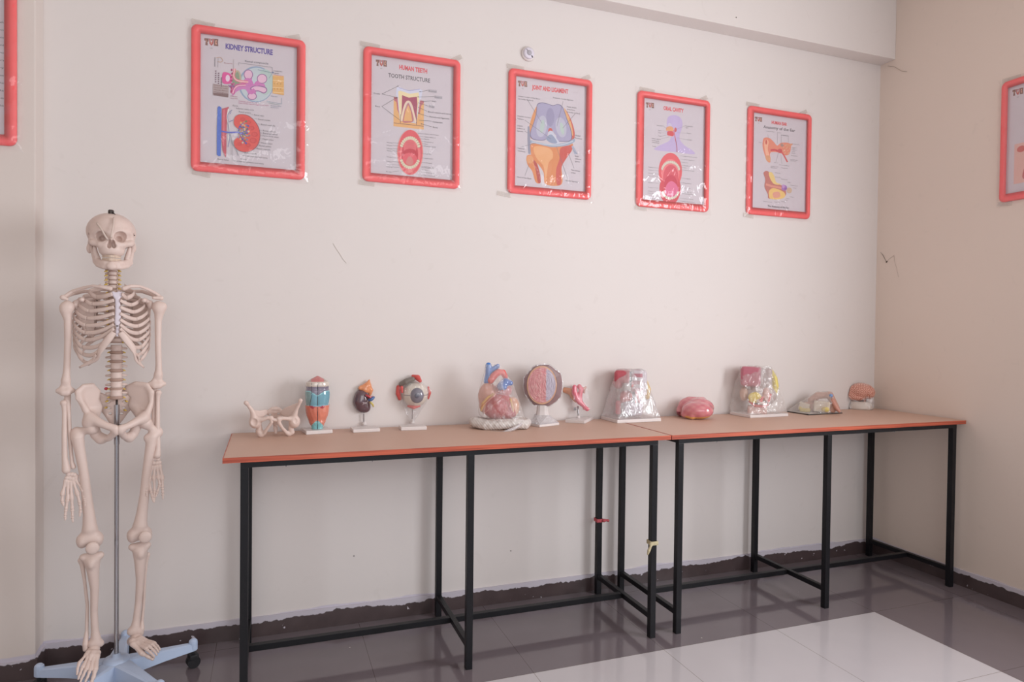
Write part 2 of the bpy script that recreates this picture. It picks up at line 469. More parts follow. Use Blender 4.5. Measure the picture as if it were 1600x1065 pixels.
def floor_mat():
    mt, nt, b = nodes('polished_tile')
    tc = N(nt, 'ShaderNodeTexCoord'); sp = N(nt, 'ShaderNodeSeparateXYZ'); nt.links.new(tc.outputs['Object'], sp.inputs[0])
    def M(op, a, b_, c_=None):
        n = N(nt, 'ShaderNodeMath', operation=op)
        for i, x in enumerate((a, b_, c_)):
            if x is None: continue
            if isinstance(x, (int, float)): n.inputs[i].default_value = x
            else: nt.links.new(x, n.inputs[i])
        return n.outputs[0]
    x, y = sp.outputs['X'], sp.outputs['Y']
    # white field: x < 2.94 and y < -0.68
    white = M('MULTIPLY', M('LESS_THAN', x, 2.938), M('LESS_THAN', y, -0.682))
    # joints every 0.6
    def joint(c, off, wd=0.0013):
        t = M('FRACT', M('DIVIDE', M('ADD', c, off), 0.5985), None)
        dd = M('MINIMUM', t, M('SUBTRACT', 1.0, t))
        return M('LESS_THAN', dd, wd / 0.5985)
    jt = M('MAXIMUM', joint(x, 60.0 - 2.938 + 0.5985 * 100 - 60.0), joint(y, 0.682 + 0.5985 * 100))
    n1 = N(nt, 'ShaderNodeTexNoise'); n1.inputs['Scale'].default_value = 2.5; n1.inputs['Detail'].default_value = 6
    nt.links.new(tc.outputs['Object'], n1.inputs['Vector'])
    n2 = N(nt, 'ShaderNodeTexNoise'); n2.inputs['Scale'].default_value = 260; nt.links.new(tc.outputs['Object'], n2.inputs['Vector'])
    dk = N(nt, 'ShaderNodeMixRGB'); dk.inputs[1].default_value = lin((108, 98, 103)); dk.inputs[2].default_value = lin((124, 114, 119))
    nt.links.new(n1.outputs['Fac'], dk.inputs[0])
    wt = N(nt, 'ShaderNodeMixRGB'); wt.inputs[1].default_value = lin((194, 188, 192)); wt.inputs[2].default_value = lin((208, 203, 206))
    nt.links.new(n1.outputs['Fac'], wt.inputs[0])
    mx = N(nt, 'ShaderNodeMixRGB'); nt.links.new(white, mx.inputs[0]); nt.links.new(dk.outputs[0], mx.inputs[1]); nt.links.new(wt.outputs[0], mx.inputs[2])
    jc = N(nt, 'ShaderNodeMixRGB'); nt.links.new(white, jc.inputs[0]); jc.inputs[1].default_value = lin((88, 78, 78)); jc.inputs[2].default_value = lin((150, 142, 138))
    m2 = N(nt, 'ShaderNodeMixRGB'); nt.links.new(jt, m2.inputs[0]); nt.links.new(mx.outputs[0], m2.inputs[1]); nt.links.new(jc.outputs[0], m2.inputs[2])
    # chips of dried paint and dust
    v = N(nt, 'ShaderNodeTexVoronoi'); v.inputs['Scale'].default_value = 9; nt.links.new(tc.outputs['Object'], v.inputs['Vector'])
    n3 = N(nt, 'ShaderNodeTexNoise'); n3.inputs['Scale'].default_value = 3; nt.links.new(tc.outputs['Object'], n3.inputs['Vector'])
    chip = M('MULTIPLY', M('LESS_THAN', v.outputs['Distance'], 0.035), M('MULTIPLY', M('GREATER_THAN', n3.outputs['Fac'], 0.56), M('SUBTRACT', 1.0, white)))
    m3 = N(nt, 'ShaderNodeMixRGB'); nt.links.new(chip, m3.inputs[0]); nt.links.new(m2.outputs[0], m3.inputs[1]); m3.inputs[2].default_value = lin((190, 182, 176))
    nt.links.new(m3.outputs[0], b.inputs['Base Color'])
    rr = N(nt, 'ShaderNodeMapRange'); rr.inputs['To Min'].default_value = 0.05; rr.inputs['To Max'].default_value = 0.13
    nt.links.new(n1.outputs['Fac'], rr.inputs['Value']); nt.links.new(rr.outputs[0], b.inputs['Roughness'])
    b.inputs['Specular IOR Level'].default_value = 0.6
    return mt

M_wall = wall_mat('cream_wall_paint')
M_wallr = wall_mat('cream_wall_paint_side', base=(230, 215, 204))
M_pillar = wall_mat('cream_pillar_paint', base=(222, 212, 206))
M_plain = wall_mat('cream_beam_paint', band=False)
M_ceil = mat('ceiling_paint', (225, 218, 210), 0.7)
M_skirt = skirting_mat('brown_skirting_tile')
M_floor = floor_mat()
M_black = mat('black_painted_steel', (24, 24, 28), 0.42, 0.0, var=0.25, vscale=14, bump=0.25, bscale=120, spec=0.28)
M_top = mat('tan_laminate', (206, 172, 154), 0.5, var=0.04, vscale=5, bump=0.05, bscale=300)
M_bone = mat('bone_plastic', (222, 201, 192), 0.45, var=0.05, vscale=22, bump=0.15, bscale=150)
M_boneshade = mat('bone_plastic_shade_tan', (208, 184, 170), 0.5, var=0.08, vscale=30, bump=0.15, bscale=150)  # darker copy of the bone plastic, shade of the rear bones in its colour
M_steel = mat('brushed_steel', (170, 170, 175), 0.22, 0.95, var=0.05)
M_wire = mat('dark_wire', (70, 62, 60), 0.4, 0.6)
M_lilac = mat('lilac_white_plastic', (222, 214, 224), 0.45, var=0.05)
M_disc = mat('disc_tan', (176, 148, 136), 0.5)
M_yellow = mat('nerve_yellow', (216, 182, 92), 0.45)
M_redp = mat('red_marker', (196, 66, 78), 0.45)
M_baseblue = mat('pale_blue_stand_plastic', (186, 202, 228), 0.35, var=0.04)
M_rubber = mat('black_rubber', (34, 34, 38), 0.6)
M_white = mat('white_plastic', (226, 218, 216), 0.35, var=0.03)
M_frame = mat('red_poster_frame', (250, 96, 98), 0.38, var=0.10, vscale=18, bump=0.3, bscale=40)
M_print = vmat('poster_print', rough=0.5, var=0.015, vscale=5)
M_model = vmat('painted_model', rough=0.3, coat=0.15, var=0.10)
M_gloss = vmat('glossy_painted_model', rough=0.12, coat=1.0, var=0.10)
M_film = film('cling_film', haze=0.10, gloss=0.12, bump=0.9, scale=(55, 55, 14))
M_filmw = film('milky_cling_film', haze=0.42, gloss=0.22, bump=1.0, scale=(70, 70, 18), tint=(0.85, 0.83, 0.87))
M_filmp = film('poster_wrap', haze=0.03, gloss=0.045, bump=0.6, scale=(9, 9, 5), rough=0.06)

# ------------------------------------------------------------------ the room
H = 3.45
MB().box(-3.2, WX + 0.15, 0.0, 0.15, -0.02, H + 0.1).build('wall_back', M_wall).__setitem__('kind', 'structure')
# right wall with its window opening (y -3.0..-1.5)
r = MB()
r.box(WX, WX + 0.15, -1.9, 0.0, -0.02, H + 0.1); r.box(WX, WX + 0.15, -6.0, -3.6, -0.02, H + 0.1)
r.box(WX, WX + 0.15, -3.6, -1.9, -0.02, 1.0); r.box(WX, WX + 0.15, -3.6, -1.9, 2.5, H + 0.1)
struct(r.build('wall_right', M_wallr))
r = MB()
for (a, b_, c_, d_) in ((-3.6, -3.56, 1.0, 2.5), (-1.94, -1.9, 1.0, 2.5), (-2.77, -2.73, 1.04, 2.46), (-3.56, -1.94, 1.0, 1.04), (-3.56, -1.94, 2.46, 2.5)):
    r.box(WX + 0.05, WX + 0.10, a, b_, c_, d_)
struct(r.build('window_1', M_steel))
struct(MB().box(-3.2, WX + 0.15, -6.0, 0.15, -0.12, 0.0).build('floor', M_floor))
struct(MB().box(-3.2, WX + 0.15, -6.0, 0.15, H, H + 0.12).build('ceiling', M_ceil))
struct(MB().box(-3.35, -3.2, -6.0, 0.15, -0.02, H + 0.1).build('wall_left', M_wallr))
PX, PD = -0.687, 0.10      # pillar right edge and depth
struct(MB().box(-1.9, PX, -PD, 0.0, 0.0, H, bev=0.004).build('trim_1', M_pillar))           # pillar
struct(MB().box(PX, WX, -0.104, 0.0, 3.014, H, bev=0.003).build('trim_2', M_plain))         # beam
struct(MB().box(PX, WX - 0.008, -0.008, 0.0, 0.0, 0.088).build('baseboard_back', M_skirt))
struct(MB().box(WX - 0.008, WX, -6.0, 0.0, 0.0, 0.088).build('baseboard_right', M_skirt))
bb = MB(); bb.box(-1.9, PX + 0.008, -PD - 0.008, -PD, 0.0, 0.075); bb.box(PX, PX + 0.008, -PD, -0.008, 0.0, 0.085)
struct(bb.build('baseboard_left', M_skirt))

# ------------------------------------------------------------------ tables
def wood_edge():
    mt, nt, b = nodes('red_wood_edge')
    tc = N(nt, 'ShaderNodeTexCoord'); mp = N(nt, 'ShaderNodeMapping'); mp.inputs['Scale'].default_value = (3, 20, 120)
    nz = N(nt, 'ShaderNodeTexNoise'); nz.inputs['Scale'].default_value = 1.0; nz.inputs['Detail'].default_value = 6
    nt.links.new(tc.outputs['Object'], mp.inputs[0]); nt.links.new(mp.outputs[0], nz.inputs['Vector'])
    cr = N(nt, 'ShaderNodeValToRGB')
    cr.color_ramp.elements[0].position = 0.3; cr.color_ramp.elements[0].color = lin((146, 62, 46))
    cr.color_ramp.elements[1].position = 0.62; cr.color_ramp.elements[1].color = lin((200, 98, 70))
    nt.links.new(nz.outputs['Fac'], cr.inputs[0]); nt.links.new(cr.outputs[0], b.inputs['Base Color'])
    b.inputs['Roughness'].default_value = 0.4
    return mt
M_edge = wood_edge()
TYF, TYB = -0.592, -0.012
def table(x0, x1, legs, label, yoff=0.0):
    t = empty('lab_table', ((x0 + x1) / 2, (TYF + TYB) / 2, 0), 0, label, 'table', 'lab tables along the wall')
    ox, oy = (x0 + x1) / 2, (TYF + TYB) / 2
    MB().box(x0 + 0.004 - ox, x1 - 0.004 - ox, TYF + 0.004 - oy, TYB - 0.004 - oy, 0.8815, 0.9).build('tabletop', M_top, t)
    e = MB()
    e.box(x0 - ox, x1 - ox, TYF - oy, TYF + 0.004 - oy, 0.881, 0.8996); e.box(x0 - ox, x1 - ox, TYB - 0.004 - oy, TYB - oy, 0.881, 0.8996)
    e.box(x0 - ox, x0 + 0.004 - ox, TYF + 0.004 - oy, TYB - 0.004 - oy, 0.881, 0.8996); e.box(x1 - 0.004 - ox, x1 - ox, TYF + 0.004 - oy, TYB - 0.004 - oy, 0.881, 0.8996)
    ed = e.build('edge_strip', M_edge, t); ed['label'] = 'reddish wooden edge strip'
    hw = 0.0135
    yf, yb = -0.563 + yoff, -0.052
    # frame under the top
    f = MB()
    f.box(legs[0] - hw - ox, legs[2] + hw - ox, yf - hw - oy, yf + hw - oy, 0.859, 0.881)
    f.box(legs[0] - hw - ox, legs[2] + hw - ox, yb - hw - oy, yb + hw - oy, 0.859, 0.881)
    for lx in legs: f.box(lx - hw - ox, lx + hw - ox, yf + hw - oy, yb - hw - oy, 0.859, 0.881)
    f.build('top_frame', M_black, t)
    for lx in legs:
        for ly in (yf, yb):
            MB().box(lx - hw - ox, lx + hw - ox, ly - hw - oy, ly + hw - oy, 0.0, 0.859, bev=0.0012).build('leg', M_black, t)
        MB().box(lx - 0.011 - ox, lx + 0.011 - ox, yf + hw - oy, yb - hw - oy, 0.082, 0.106, bev=0.001).build('crossbar', M_black, t)
    for a, b_ in ((legs[0], legs[1]), (legs[1], legs[2])):
        MB().box(a + 0.011 - ox, b_ - 0.011 - ox, -0.318 - oy, -0.292 - oy, 0.08, 0.104, bev=0.001).build('stretcher', M_black, t)
    for px_ in ((447, 728), (582, 718)) if x0 < 1 else ((1120, 690), (1398, 672)):
        q = onY(px_[0], px_[1], yf)
        MB().tube([(q[0] - ox, yf - oy, 0.859), (q[0] - ox, yf - oy, 0.852)], 0.002, 6).build('screw', M_steel, t)
    return t
T1 = [0.071, 0.907, 1.752]; T2 = [1.886, 2.745, 3.61]
table(0.0, 1.822, T1, 'long tan-topped lab table with black steel legs, nearer the skeleton')
table(1.826, 3.672, T2, 'long tan-topped lab table with black steel legs, in the right corner', 0.0)

# rag strips knotted round two legs
def rag(name, lx, ly, z, col, label, tail, side):
    hw = 0.0155
    t = empty(name, (lx, ly, z), 0, label, 'cloth strip')
    M_ = mat(name + '_cloth', col, 0.85, var=0.25, vscale=60, bump=0.6, bscale=90)
    pts = [(-hw, -hw, 0.004), (hw, -hw, -0.003), (hw, hw, 0.002), (-hw, hw, 0.005), (-hw, -hw, 0.004)]
    r = MB()
    r.box(-hw - .003, hw + .003, -hw - .004, -hw + .0005, -0.009, 0.008, bev=.0012); r.box(-hw - .003, hw + .003, hw - .0005, hw + .004, -0.008, 0.009, bev=.0012)
    r.box(-hw - .004, -hw + .0005, -hw, hw, -0.008, 0.009, bev=.001); r.box(hw - .0005, hw + .004, -hw, hw, -0.01, 0.007, bev=.001)
    r.build('loop', M_, t, True)
    k = SDF(0.004); k.E((side * (hw + 0.004), -hw - 0.006, 0), (0.011, 0.008, 0.009)); k.chain(tail, [0.006, 0.005, 0.007, 0.004][:len(tail)])
    k.build('knot', 0.0018, M_, t)
rag('red_rag_strip', T1[2], -0.052, 0.384, (186, 84, 92), 'dark red cloth strip knotted around a rear table leg', [(0.016, -0.02, 0.0), (0.028, -0.024, 0.002), (0.04, -0.026, -0.001)], 1)
rag('cream_rag_strip', T1[2], -0.563, 0.424, (196, 184, 150), 'cream cloth strip tied around a front table leg, one end hanging', [(-0.012, -0.022, 0.004), (-0.024, -0.026, -0.006), (-0.034, -0.026, -0.026), (-0.038, -0.024, -0.042)], -1)

# ------------------------------------------------------------------ skeleton on its stand
SK = Fr(-0.377, -0.30, 0.0)
L = SK.L; sh, sv = SK.sh, SK.sv; sm = (sh + sv) / 2
sk = empty('anatomical_skeleton', tuple(SK.O), SK.rz, 'life-size bone-coloured human skeleton hanging on a wheeled pale blue stand', 'skeleton')
def Z(py): return L(182, py)[2]

# stand: five arms, hub, pole, castors
hubz = 0.125
for k, a in enumerate((22, 94, 166, 238, 310)):
    a = math.radians(a) - SK.rz
    dx, dy = math.cos(a), math.sin(a)
    nx, ny = -dy, dx
    vs = []; fs = []
    st = [(0.02, 0.030, 0.118, 0.062), (0.05, 0.029, 0.116, 0.060), (0.16, 0.020, 0.106, 0.066), (0.265, 0.013, 0.096, 0.068)]
    for (rr, wd, zt, zb) in st:
        for (sx, zz) in ((-1, zb), (1, zb), (1, zt - 0.004), (0.6, zt), (-0.6, zt), (-1, zt - 0.004)):
            vs.append((dx * rr + nx * wd * sx * (1.15 if zz == zb else 1), dy * rr + ny * wd * sx * (1.15 if zz == zb else 1), zz))
    for i in range(len(st) - 1):
        for j in range(6):
            p, q = i * 6 + j, i * 6 + (j + 1) % 6
            fs.append((p, q, q + 6, p + 6))
    fs.append(tuple(reversed(range(6)))); fs.append(tuple(range(18, 24)))
    arm = MB().add(vs, fs)
    arm.lathe((dx * 0.268, dy * 0.268, 0), [(0.012, 0.066), (0.0165, 0.07), (0.0165, 0.098), (0.015, 0.106), (0.009, 0.112), (0.002, 0.114)], 16)
    ao = arm.build('base_arm', M_baseblue, sk)
    cs = MB()
    cs.tube([(dx * 0.268, dy * 0.268, 0.066), (dx * 0.268, dy * 0.268, 0.05)], 0.006, 8)
    c0 = np.array((dx * 0.268, dy * 0.268, 0.0)) + np.array((nx, ny, 0)) * 0.0
    for s_ in (-1, 1):
        cc = (c0[0] + nx * 0.0095 * s_, c0[1] + ny * 0.0095 * s_, 0.0235)
        cs.tube([(cc[0] - nx * .007, cc[1] - ny * .007, cc[2]), (cc[0] + nx * .007, cc[1] + ny * .007, cc[2])], 0.0235, 20)
    cs.obox((c0[0], c0[1], 0.044), (0.017, 0.02, 0.010), Matrix.Rotation(a, 3, 'Z'), bev=0.004)
    cs.build('castor', M_rubber, ao)
MB().lathe((0, 0, 0), [(0.045, 0.06), (0.047, 0.09), (0.046, 0.116), (0.040, 0.124), (0.030, 0.127), (0.014, 0.130), (0.014, 0.140)], 32).build('base_hub', M_baseblue, sk, True)
ptop = Z(632)
pole = MB().tube([(0, 0, 0.12), (0, 0, Z(690))], 0.0075, 16).tube([(0, 0, Z(694)), (0, 0, ptop)], 0.009, 16)
pole.build('pole', M_steel, sk)
pk = MB().tube([(0, 0, ptop - 0.005), (0, 0.012, ptop + 0.012), (0, 0.03, ptop + 0.02)], 0.004, 8).tube([(0.0, 0, ptop - .01), (0, 0, ptop + 0.012)], 0.0035, 8)
MB().tube([(0, -0.006, Z(664)), (0.016, -0.008, Z(664))], 0.0035, 8).build('pole_screw', M_wire, sk)
pk.build('pole_hook', M_wire, sk)

def bone(name, pts, rads, m=M_bone, h=0.0028, k=0.006, extra=None, noise=None, parent=sk):
    s = SDF(k); s.chain(pts, rads)
    if extra: extra(s)
    return s.build(name, h, m, parent, noise=noise)

# --- skull
s = SDF(0.012)
c = L(174, 361, 0)
s.E((c[0], 0.035, c[2]), (0.080, 0.092, 0.070))
s.E((c[0], -0.018, c[2] - 0.002), (0.070, 0.060, 0.062))
s.E(L(174.5, 384, 0.040), (0.043, 0.040, 0.038))
s.E(L(174.5, 393, 0.046), (0.038, 0.030, 0.020))
s.chain([L(165, 382, .064), L(156, 381.5, .060), L(146, 379, .045)], [.009, .010, .008])
s.chain([L(184, 382, .064), L(193, 382.5, .060), L(203, 381, .045)], [.009, .010, .008])
s.chain([L(146, 379, .045), L(141, 375, .03), L(144, 366, .038)], [.008, .006, .006])
s.chain([L(203, 381, .045), L(207.5, 377, .03), L(204, 367, .038)], [.008, .006, .006])
s.chain([L(144, 378, .04), L(139.5, 379, .0), L(141, 378, -.03)], [.006, .0045, .006])
s.chain([L(205, 380, .04), L(209, 381, .0), L(207, 380, -.03)], [.006, .0045, .006])
s.chain([L(148, 361.5, .050), L(157, 359.5, .066), L(168, 362, .073)], [.006, .007, .007])
s.chain([L(181, 362, .073), L(191, 360.5, .066), L(201, 363, .050)], [.007, .007, .006])
s.chain([L(174, 362, .070), L(174, 371, .080), L(174, 374, .088)], [.009, .006, .004])
for x in (140, 208): s.E(L(x, 388, -.035), (.010, .014, .018))
s.cut('E', L(156.8, 368.8, .075), (.0195, .036, .0185)); s.cut('E', L(189.2, 370, .075), (.0215, .036, .0195))
s.cut('E', L(160, 372, .045), (.010, .02, .010)); s.cut('E', L(186, 373, .045), (.010, .02, .010))
s.cut('E', L(171.6, 380.5, .085), (.0060, .034, .0155)); s.cut('E', L(176.8, 380.5, .085), (.0060, .034, .0155))
s.cut('E', L(170.3, 383.5, .085), (.0068, .034, .0090)); s.cut('E', L(178.1, 383.5, .085), (.0068, .034, .0090))
s.cut('E', L(141, 369, .012), (.010, .016, .013)); s.cut('E', L(208, 370, .012), (.010, .016, .013))
s.cut('E', L(174, 400, -.01), (.03, .055, .02))
skull = s.build('skull', 0.0024, M_bone, sk)
# mandible
s = SDF(0.006)
s.chain([L(174.5, 411, .072), L(165, 410, .063), L(156, 408.5, .040), L(149.5, 405, .008)], [.0075, .0075, .007, .006])
s.chain([L(174.5, 417, .072), L(162, 417, .060), L(152.5, 414, .036), L(148.5, 409.5, .006)], [.0085, .008, .007, .006])
s.chain([L(149.3, 407, .006), L(145.5, 395, .0), L(143.3, 385, -.012)], [.0085, .007, .007])
s.chain([L(153, 404, .018), L(149, 395, .02), L(148, 386, .022)], [.009, .009, .006])
s.chain([L(174.5, 411, .072), L(184, 411, .063), L(194, 410, .040), L(202.5, 407.5, .008)], [.0075, .0075, .007, .006])
s.chain([L(174.5, 417, .072), L(188, 418, .060), L(199, 416, .036), L(204.5, 412, .006)], [.0085, .008, .007, .006])
s.chain([L(203, 409.5, .006), L(206, 396, .0), L(207, 386, -.012)], [.0085, .007, .007])
s.chain([L(198, 405, .018), L(201, 396, .02), L(202.5, 388, .022)], [.009, .009, .006])
s.E(L(174.5, 415.5, .076), (.016, .008, .012)); s.chain([L(160, 411, .052), L(166, 413, .062), L(184, 413, .062), L(190, 411, .052)], [.010, .011, .011, .010]); s.chain([L(157, 410, .04), L(150.5, 406, .012)], [.010, .009]); s.chain([L(193, 412, .04), L(201.5, 408.5, .012)], [.010, .009])
s.build('jaw', 0.0024, M_bone, sk)
for nm, y0, y1 in (('upper_teeth', 398.2, 402.6), ('lower_teeth', 403.3, 407.6)):
    t = MB()
    for k in range(14):
        u = (k - 6.5) / 6.5
        px = 174.3 + u * 12.8; dd = .076 - .034 * abs(u) ** 2.4
        a, b_ = L(px, y0 + 0.6 * u, dd), L(px, y1 + 0.6 * u, dd)
        mid = (a + b_) / 2
        t.obox(mid, (.0018 + .0003 * (abs(u) < .2), .004, abs(a[2] - b_[2]) / 2), Matrix.Rotation(-u * 0.9, 3, 'Z'), 0, .0009)
    o = t.build(nm, mat(nm + '_ivory', (216, 194, 176), 0.35), sk, True)
# hanging knob, springs and screws
k = MB().lathe(L(173.5, 332.5, .02), [(.008, -0.014), (.0095, -0.004), (.0095, 0.008), (.007, .011)], 10)
k.tube([L(176, 331, .03), L(181, 336.5, .035)], .0018, 6)
k.build('head_screw', M_wire, sk)
for (x, y, d) in ((138.2, 361, .0), (138.4, 364.5, .0), (210, 364, .0), (211, 367.5, .0)): MB().tube([L(x, y, d), L(x + (1.6 if x < 170 else -1.6), y, d)], .0017, 6).build('skull_hook', M_wire, sk)
MB().tube([L(143.5, 361, .03), L(144, 368, .034)], .0018, 6).build('skull_spring', M_wire, sk); MB().tube([L(204, 366, .036), L(203.5, 377, .036)], .0016, 6).build('skull_spring', M_wire, sk)
# two thin straps over the forehead
M_strap = mat('clear_strap', (214, 196, 186), 0.3)
for pts in ([(151, 348, .075), (158, 357, .090), (163, 366, .094), (168, 374, .096)], [(178, 340, .070), (177, 352, .088), (175, 363, .096), (173.5, 371, .100)]):
    MB().tube(catmull([L(*p) for p in pts], 4), .0034, 6, flat=0.9).build('forehead_strap', M_strap, sk, True)

# --- spine
def vertebra(px, py, d, wpx, hpx, tan=False, wing=True):
    p = L(px, py, d); rw = wpx * sh / 2; hh = hpx * sv / 2
    m_ = MB(); m_.lathe(p, [(rw * .96, -hh), (rw * .86, -hh * .4), (rw * .86, hh * .4), (rw * .96, hh)], 20, sy=.8)
    vo = m_.build('vertebra', M_boneshade if tan else M_bone, sk, True)
    if wing:
        q = MB()
        for sgn in (-1, 1):
            q.tube([p + np.array([sgn * rw * .6, rw * .6, 0]), p + np.array([sgn * (rw + 7 * sh), rw * 1.1, -hh * .2])], [hh * .55, hh * .3], 8)
        q.tube([p + np.array([0, rw * .8, 0]), p + np.array([0, rw * .8 + .028, -hh * .8])], [hh * .5, hh * .35], 8)
        q.build('vertebra_wing', M_bone, vo, True)
    return p, rw, hh
def disc(px, py, d, wpx, hpx):
    p = L(px, py, d); MB().lathe(p, [(wpx * sh / 2, -hpx * sv / 2), (wpx * sh / 2 * 1.03, 0), (wpx * sh / 2, hpx * sv / 2)], 20, sy=.8).build('spinal_disc', M_disc, sk, True)
def nerve(px, py, d, wpx):
    for sgn in (-1, 1):
        a = L(px + sgn * wpx * .45, py, d - .012); b_ = L(px + sgn * (wpx * .5 + 4), py + 1.2, d - .008)
        MB().tube([a, (a + b_) / 2 + np.array([0, 0, .001]), b_], [.0038, .003, .0012], 8).build('spinal_nerve', M_yellow, sk, True)
for i in range(5):      # neck
    y = 420 + i * 6.9; x = 176.2
    vertebra(x, y, -.012 - .002 * i, 14.5, 4.9, wing=False)
    disc(x, y + 3.45, -.012 - .002 * i, 13, 1.6)
    q = MB()
    for sgn in (-1, 1): q.tube([L(x + sgn * 5, y, -.02), L(x + sgn * 12, y + 1, -.02)], [.006, .004], 8)
    q.build('vertebra_wing', M_boneshade, sk, True)
    nerve(x, y + 3.2, -.0, 19)
for i in range(12):     # thorax
    y = 453.5 + i * 7.05; x = 175.5 + 6.2 * (i / 11.0) ** 1.5; d = -.03 - .045 * math.sin(math.pi * (i + 1.5) / 13.5)
    w_ = 13.5 + 5.5 * i / 11
    vertebra(x, y, d, w_, 5.2, tan=i < 9)
    disc(x, y + 3.5, d, w_ * .97, 1.9)
    nerve(x, y + 3.4, d + .01, w_)
lum = [543.5, 557.5, 571.5, 586, 600.5, 613.8]
for i, y in enumerate(lum):
    d = -.03 + .012 * i ** .8
    if i >= 1 or True: vertebra(182, y, d - .006, 19.6, 9.6)
    disc(182, y + 7.0 if i < 5 else y + 7.2, d - .006, 20.6, 4.4)
    nerve(182, y + 6.5, d - .0, 21)
MB().lathe(L(166, 607, -.02), [(.001, -.006), (.0065, -.003), (.0065, .003), (.001, .006)], 12).build('red_marker', M_redp, sk, True)

# --- sternum
s = SDF(0.004)
st = [(173.5, 455), (177, 454), (181, 455.5), (186, 454), (191, 455.5), (192, 460), (187.5, 467), (188.5, 475), (189.5, 490), (188.5, 503), (187, 511), (186.5, 524), (183, 526), (180, 524), (180.5, 512), (178.5, 503), (179.5, 487), (179.5, 475), (179, 467), (174, 460)]
zt, zb = Z(455), Z(525)
dst = lambda z: -(0.058 + 0.05 * np.clip((zt - z) / (zt - zb), 0, 1))
st = [(L(px, py, .08)[0], L(px, py, .08)[2]) for px, py in st]
s.plate(st, lambda x, z: dst(z), .010)
s.build('breastbone', 0.0022, M_lilac, sk)
MB().tube([L(183, 509, .112), L(183, 509, .116)], .003, 8).build('breastbone_screw', M_wire, sk)

# --- ribs
for i in range(12):
    hw_px = [34, 44, 51, 56, 59, 60, 60, 60, 59.5, 59, 56, 50][i]
    xc = 175 + 0.25 * i * .5
    zb_ = 453.5 + 7.05 * i - 2
    dB = -.03 - .045 * math.sin(math.pi * (i + 1.5) / 13.5)
    lat = 456 + i * 9.2
    fr = 465 + i * 10.9
    for sgn in (-1, 1):
        a = hw_px * sh
        xcc = L(xc, 500)[0]
        B0 = L(175.5 + 6.2 * (i / 11.0) ** 1.5, zb_, dB)
        bdep = [.05, .075, .085, .09, .095, .098, .098, .097, .092, .085, .08, .07][i]   # half depth
        yc = 0.018 + .004 * i
        def pt(phi, py):
            ph = math.radians(phi)
            return np.array([xcc + sgn * a * math.sin(ph) ** .9, yc + bdep * math.cos(ph), Z(py)])
        pts = [B0 + np.array([sgn * .012, .006, .0]), pt(22, zb_ - 1), pt(52, (zb_ * .6 + lat * .4)), pt(88, lat)]
        end = None
        if i < 10:
            pts += [pt(118, lat * .5 + fr * .5 + 1), pt(140 if i < 7 else 134, fr)]
        elif i == 10: pts += [pt(112, lat + 4)]
        else: pts = pts[:3] + [pt(76, lat - 2)]
        hgt = .0070 if i else .0085
        if i < 10:
            if i < 7: tgt = L(183 + sgn * (8 if i == 0 else 5.0), [459, 469, 479.5, 489.5, 499, 507, 513][i], .072 + .0065 * i)
            else: tgt = L(183 + sgn * [12, 22, 33][i - 7], [529, 541, 554][i - 7], [.108, .100, .088][i - 7])
            E0 = pts[-1]
            mid = (E0 + tgt) / 2 + np.array([0, -.006, -.003 - .0022 * max(0, i - 2)])
            full = catmull(pts + [mid, tgt], 8); cut_ = 8 * (len(pts) - 1) + 1
            P_ = full[:cut_]
            rb = MB().tube(P_, [hgt * .6, hgt * .85, hgt, hgt * .98, hgt * 1.05], 8, flat=.42)
            ro = rb.build('rib', M_bone, sk, True)
            MB().tube(full[cut_ - 1:], [hgt * 1.05, hgt * 1.1, hgt * 1.0, hgt * .85], 8, flat=.42).build('rib_cartilage', M_bone, ro, True)
        else:
            P_ = catmull(pts, 7)
            MB().tube(P_, [hgt * .6, hgt * .85, hgt, hgt * .5], 8, flat=.42).build('rib', M_bone, sk, True)
for sgn in (-1, 1):     # costal arch
    tip = L(124 if sgn < 0 else 225, 574 if sgn < 0 else 574, .04)
    pts = [L(183 + sgn * 5, 519, .112), L(183 + sgn * 14, 530, .110), L(183 + sgn * 26, 546, .098), (L(150, 560, .078) if sgn < 0 else L(213, 561, .078)), tip]
    MB().tube(catmull(pts, 6), [.010, .0125, .0125, .010, .0035], 8, flat=.35).build('costal_arch', M_bone, sk, True)

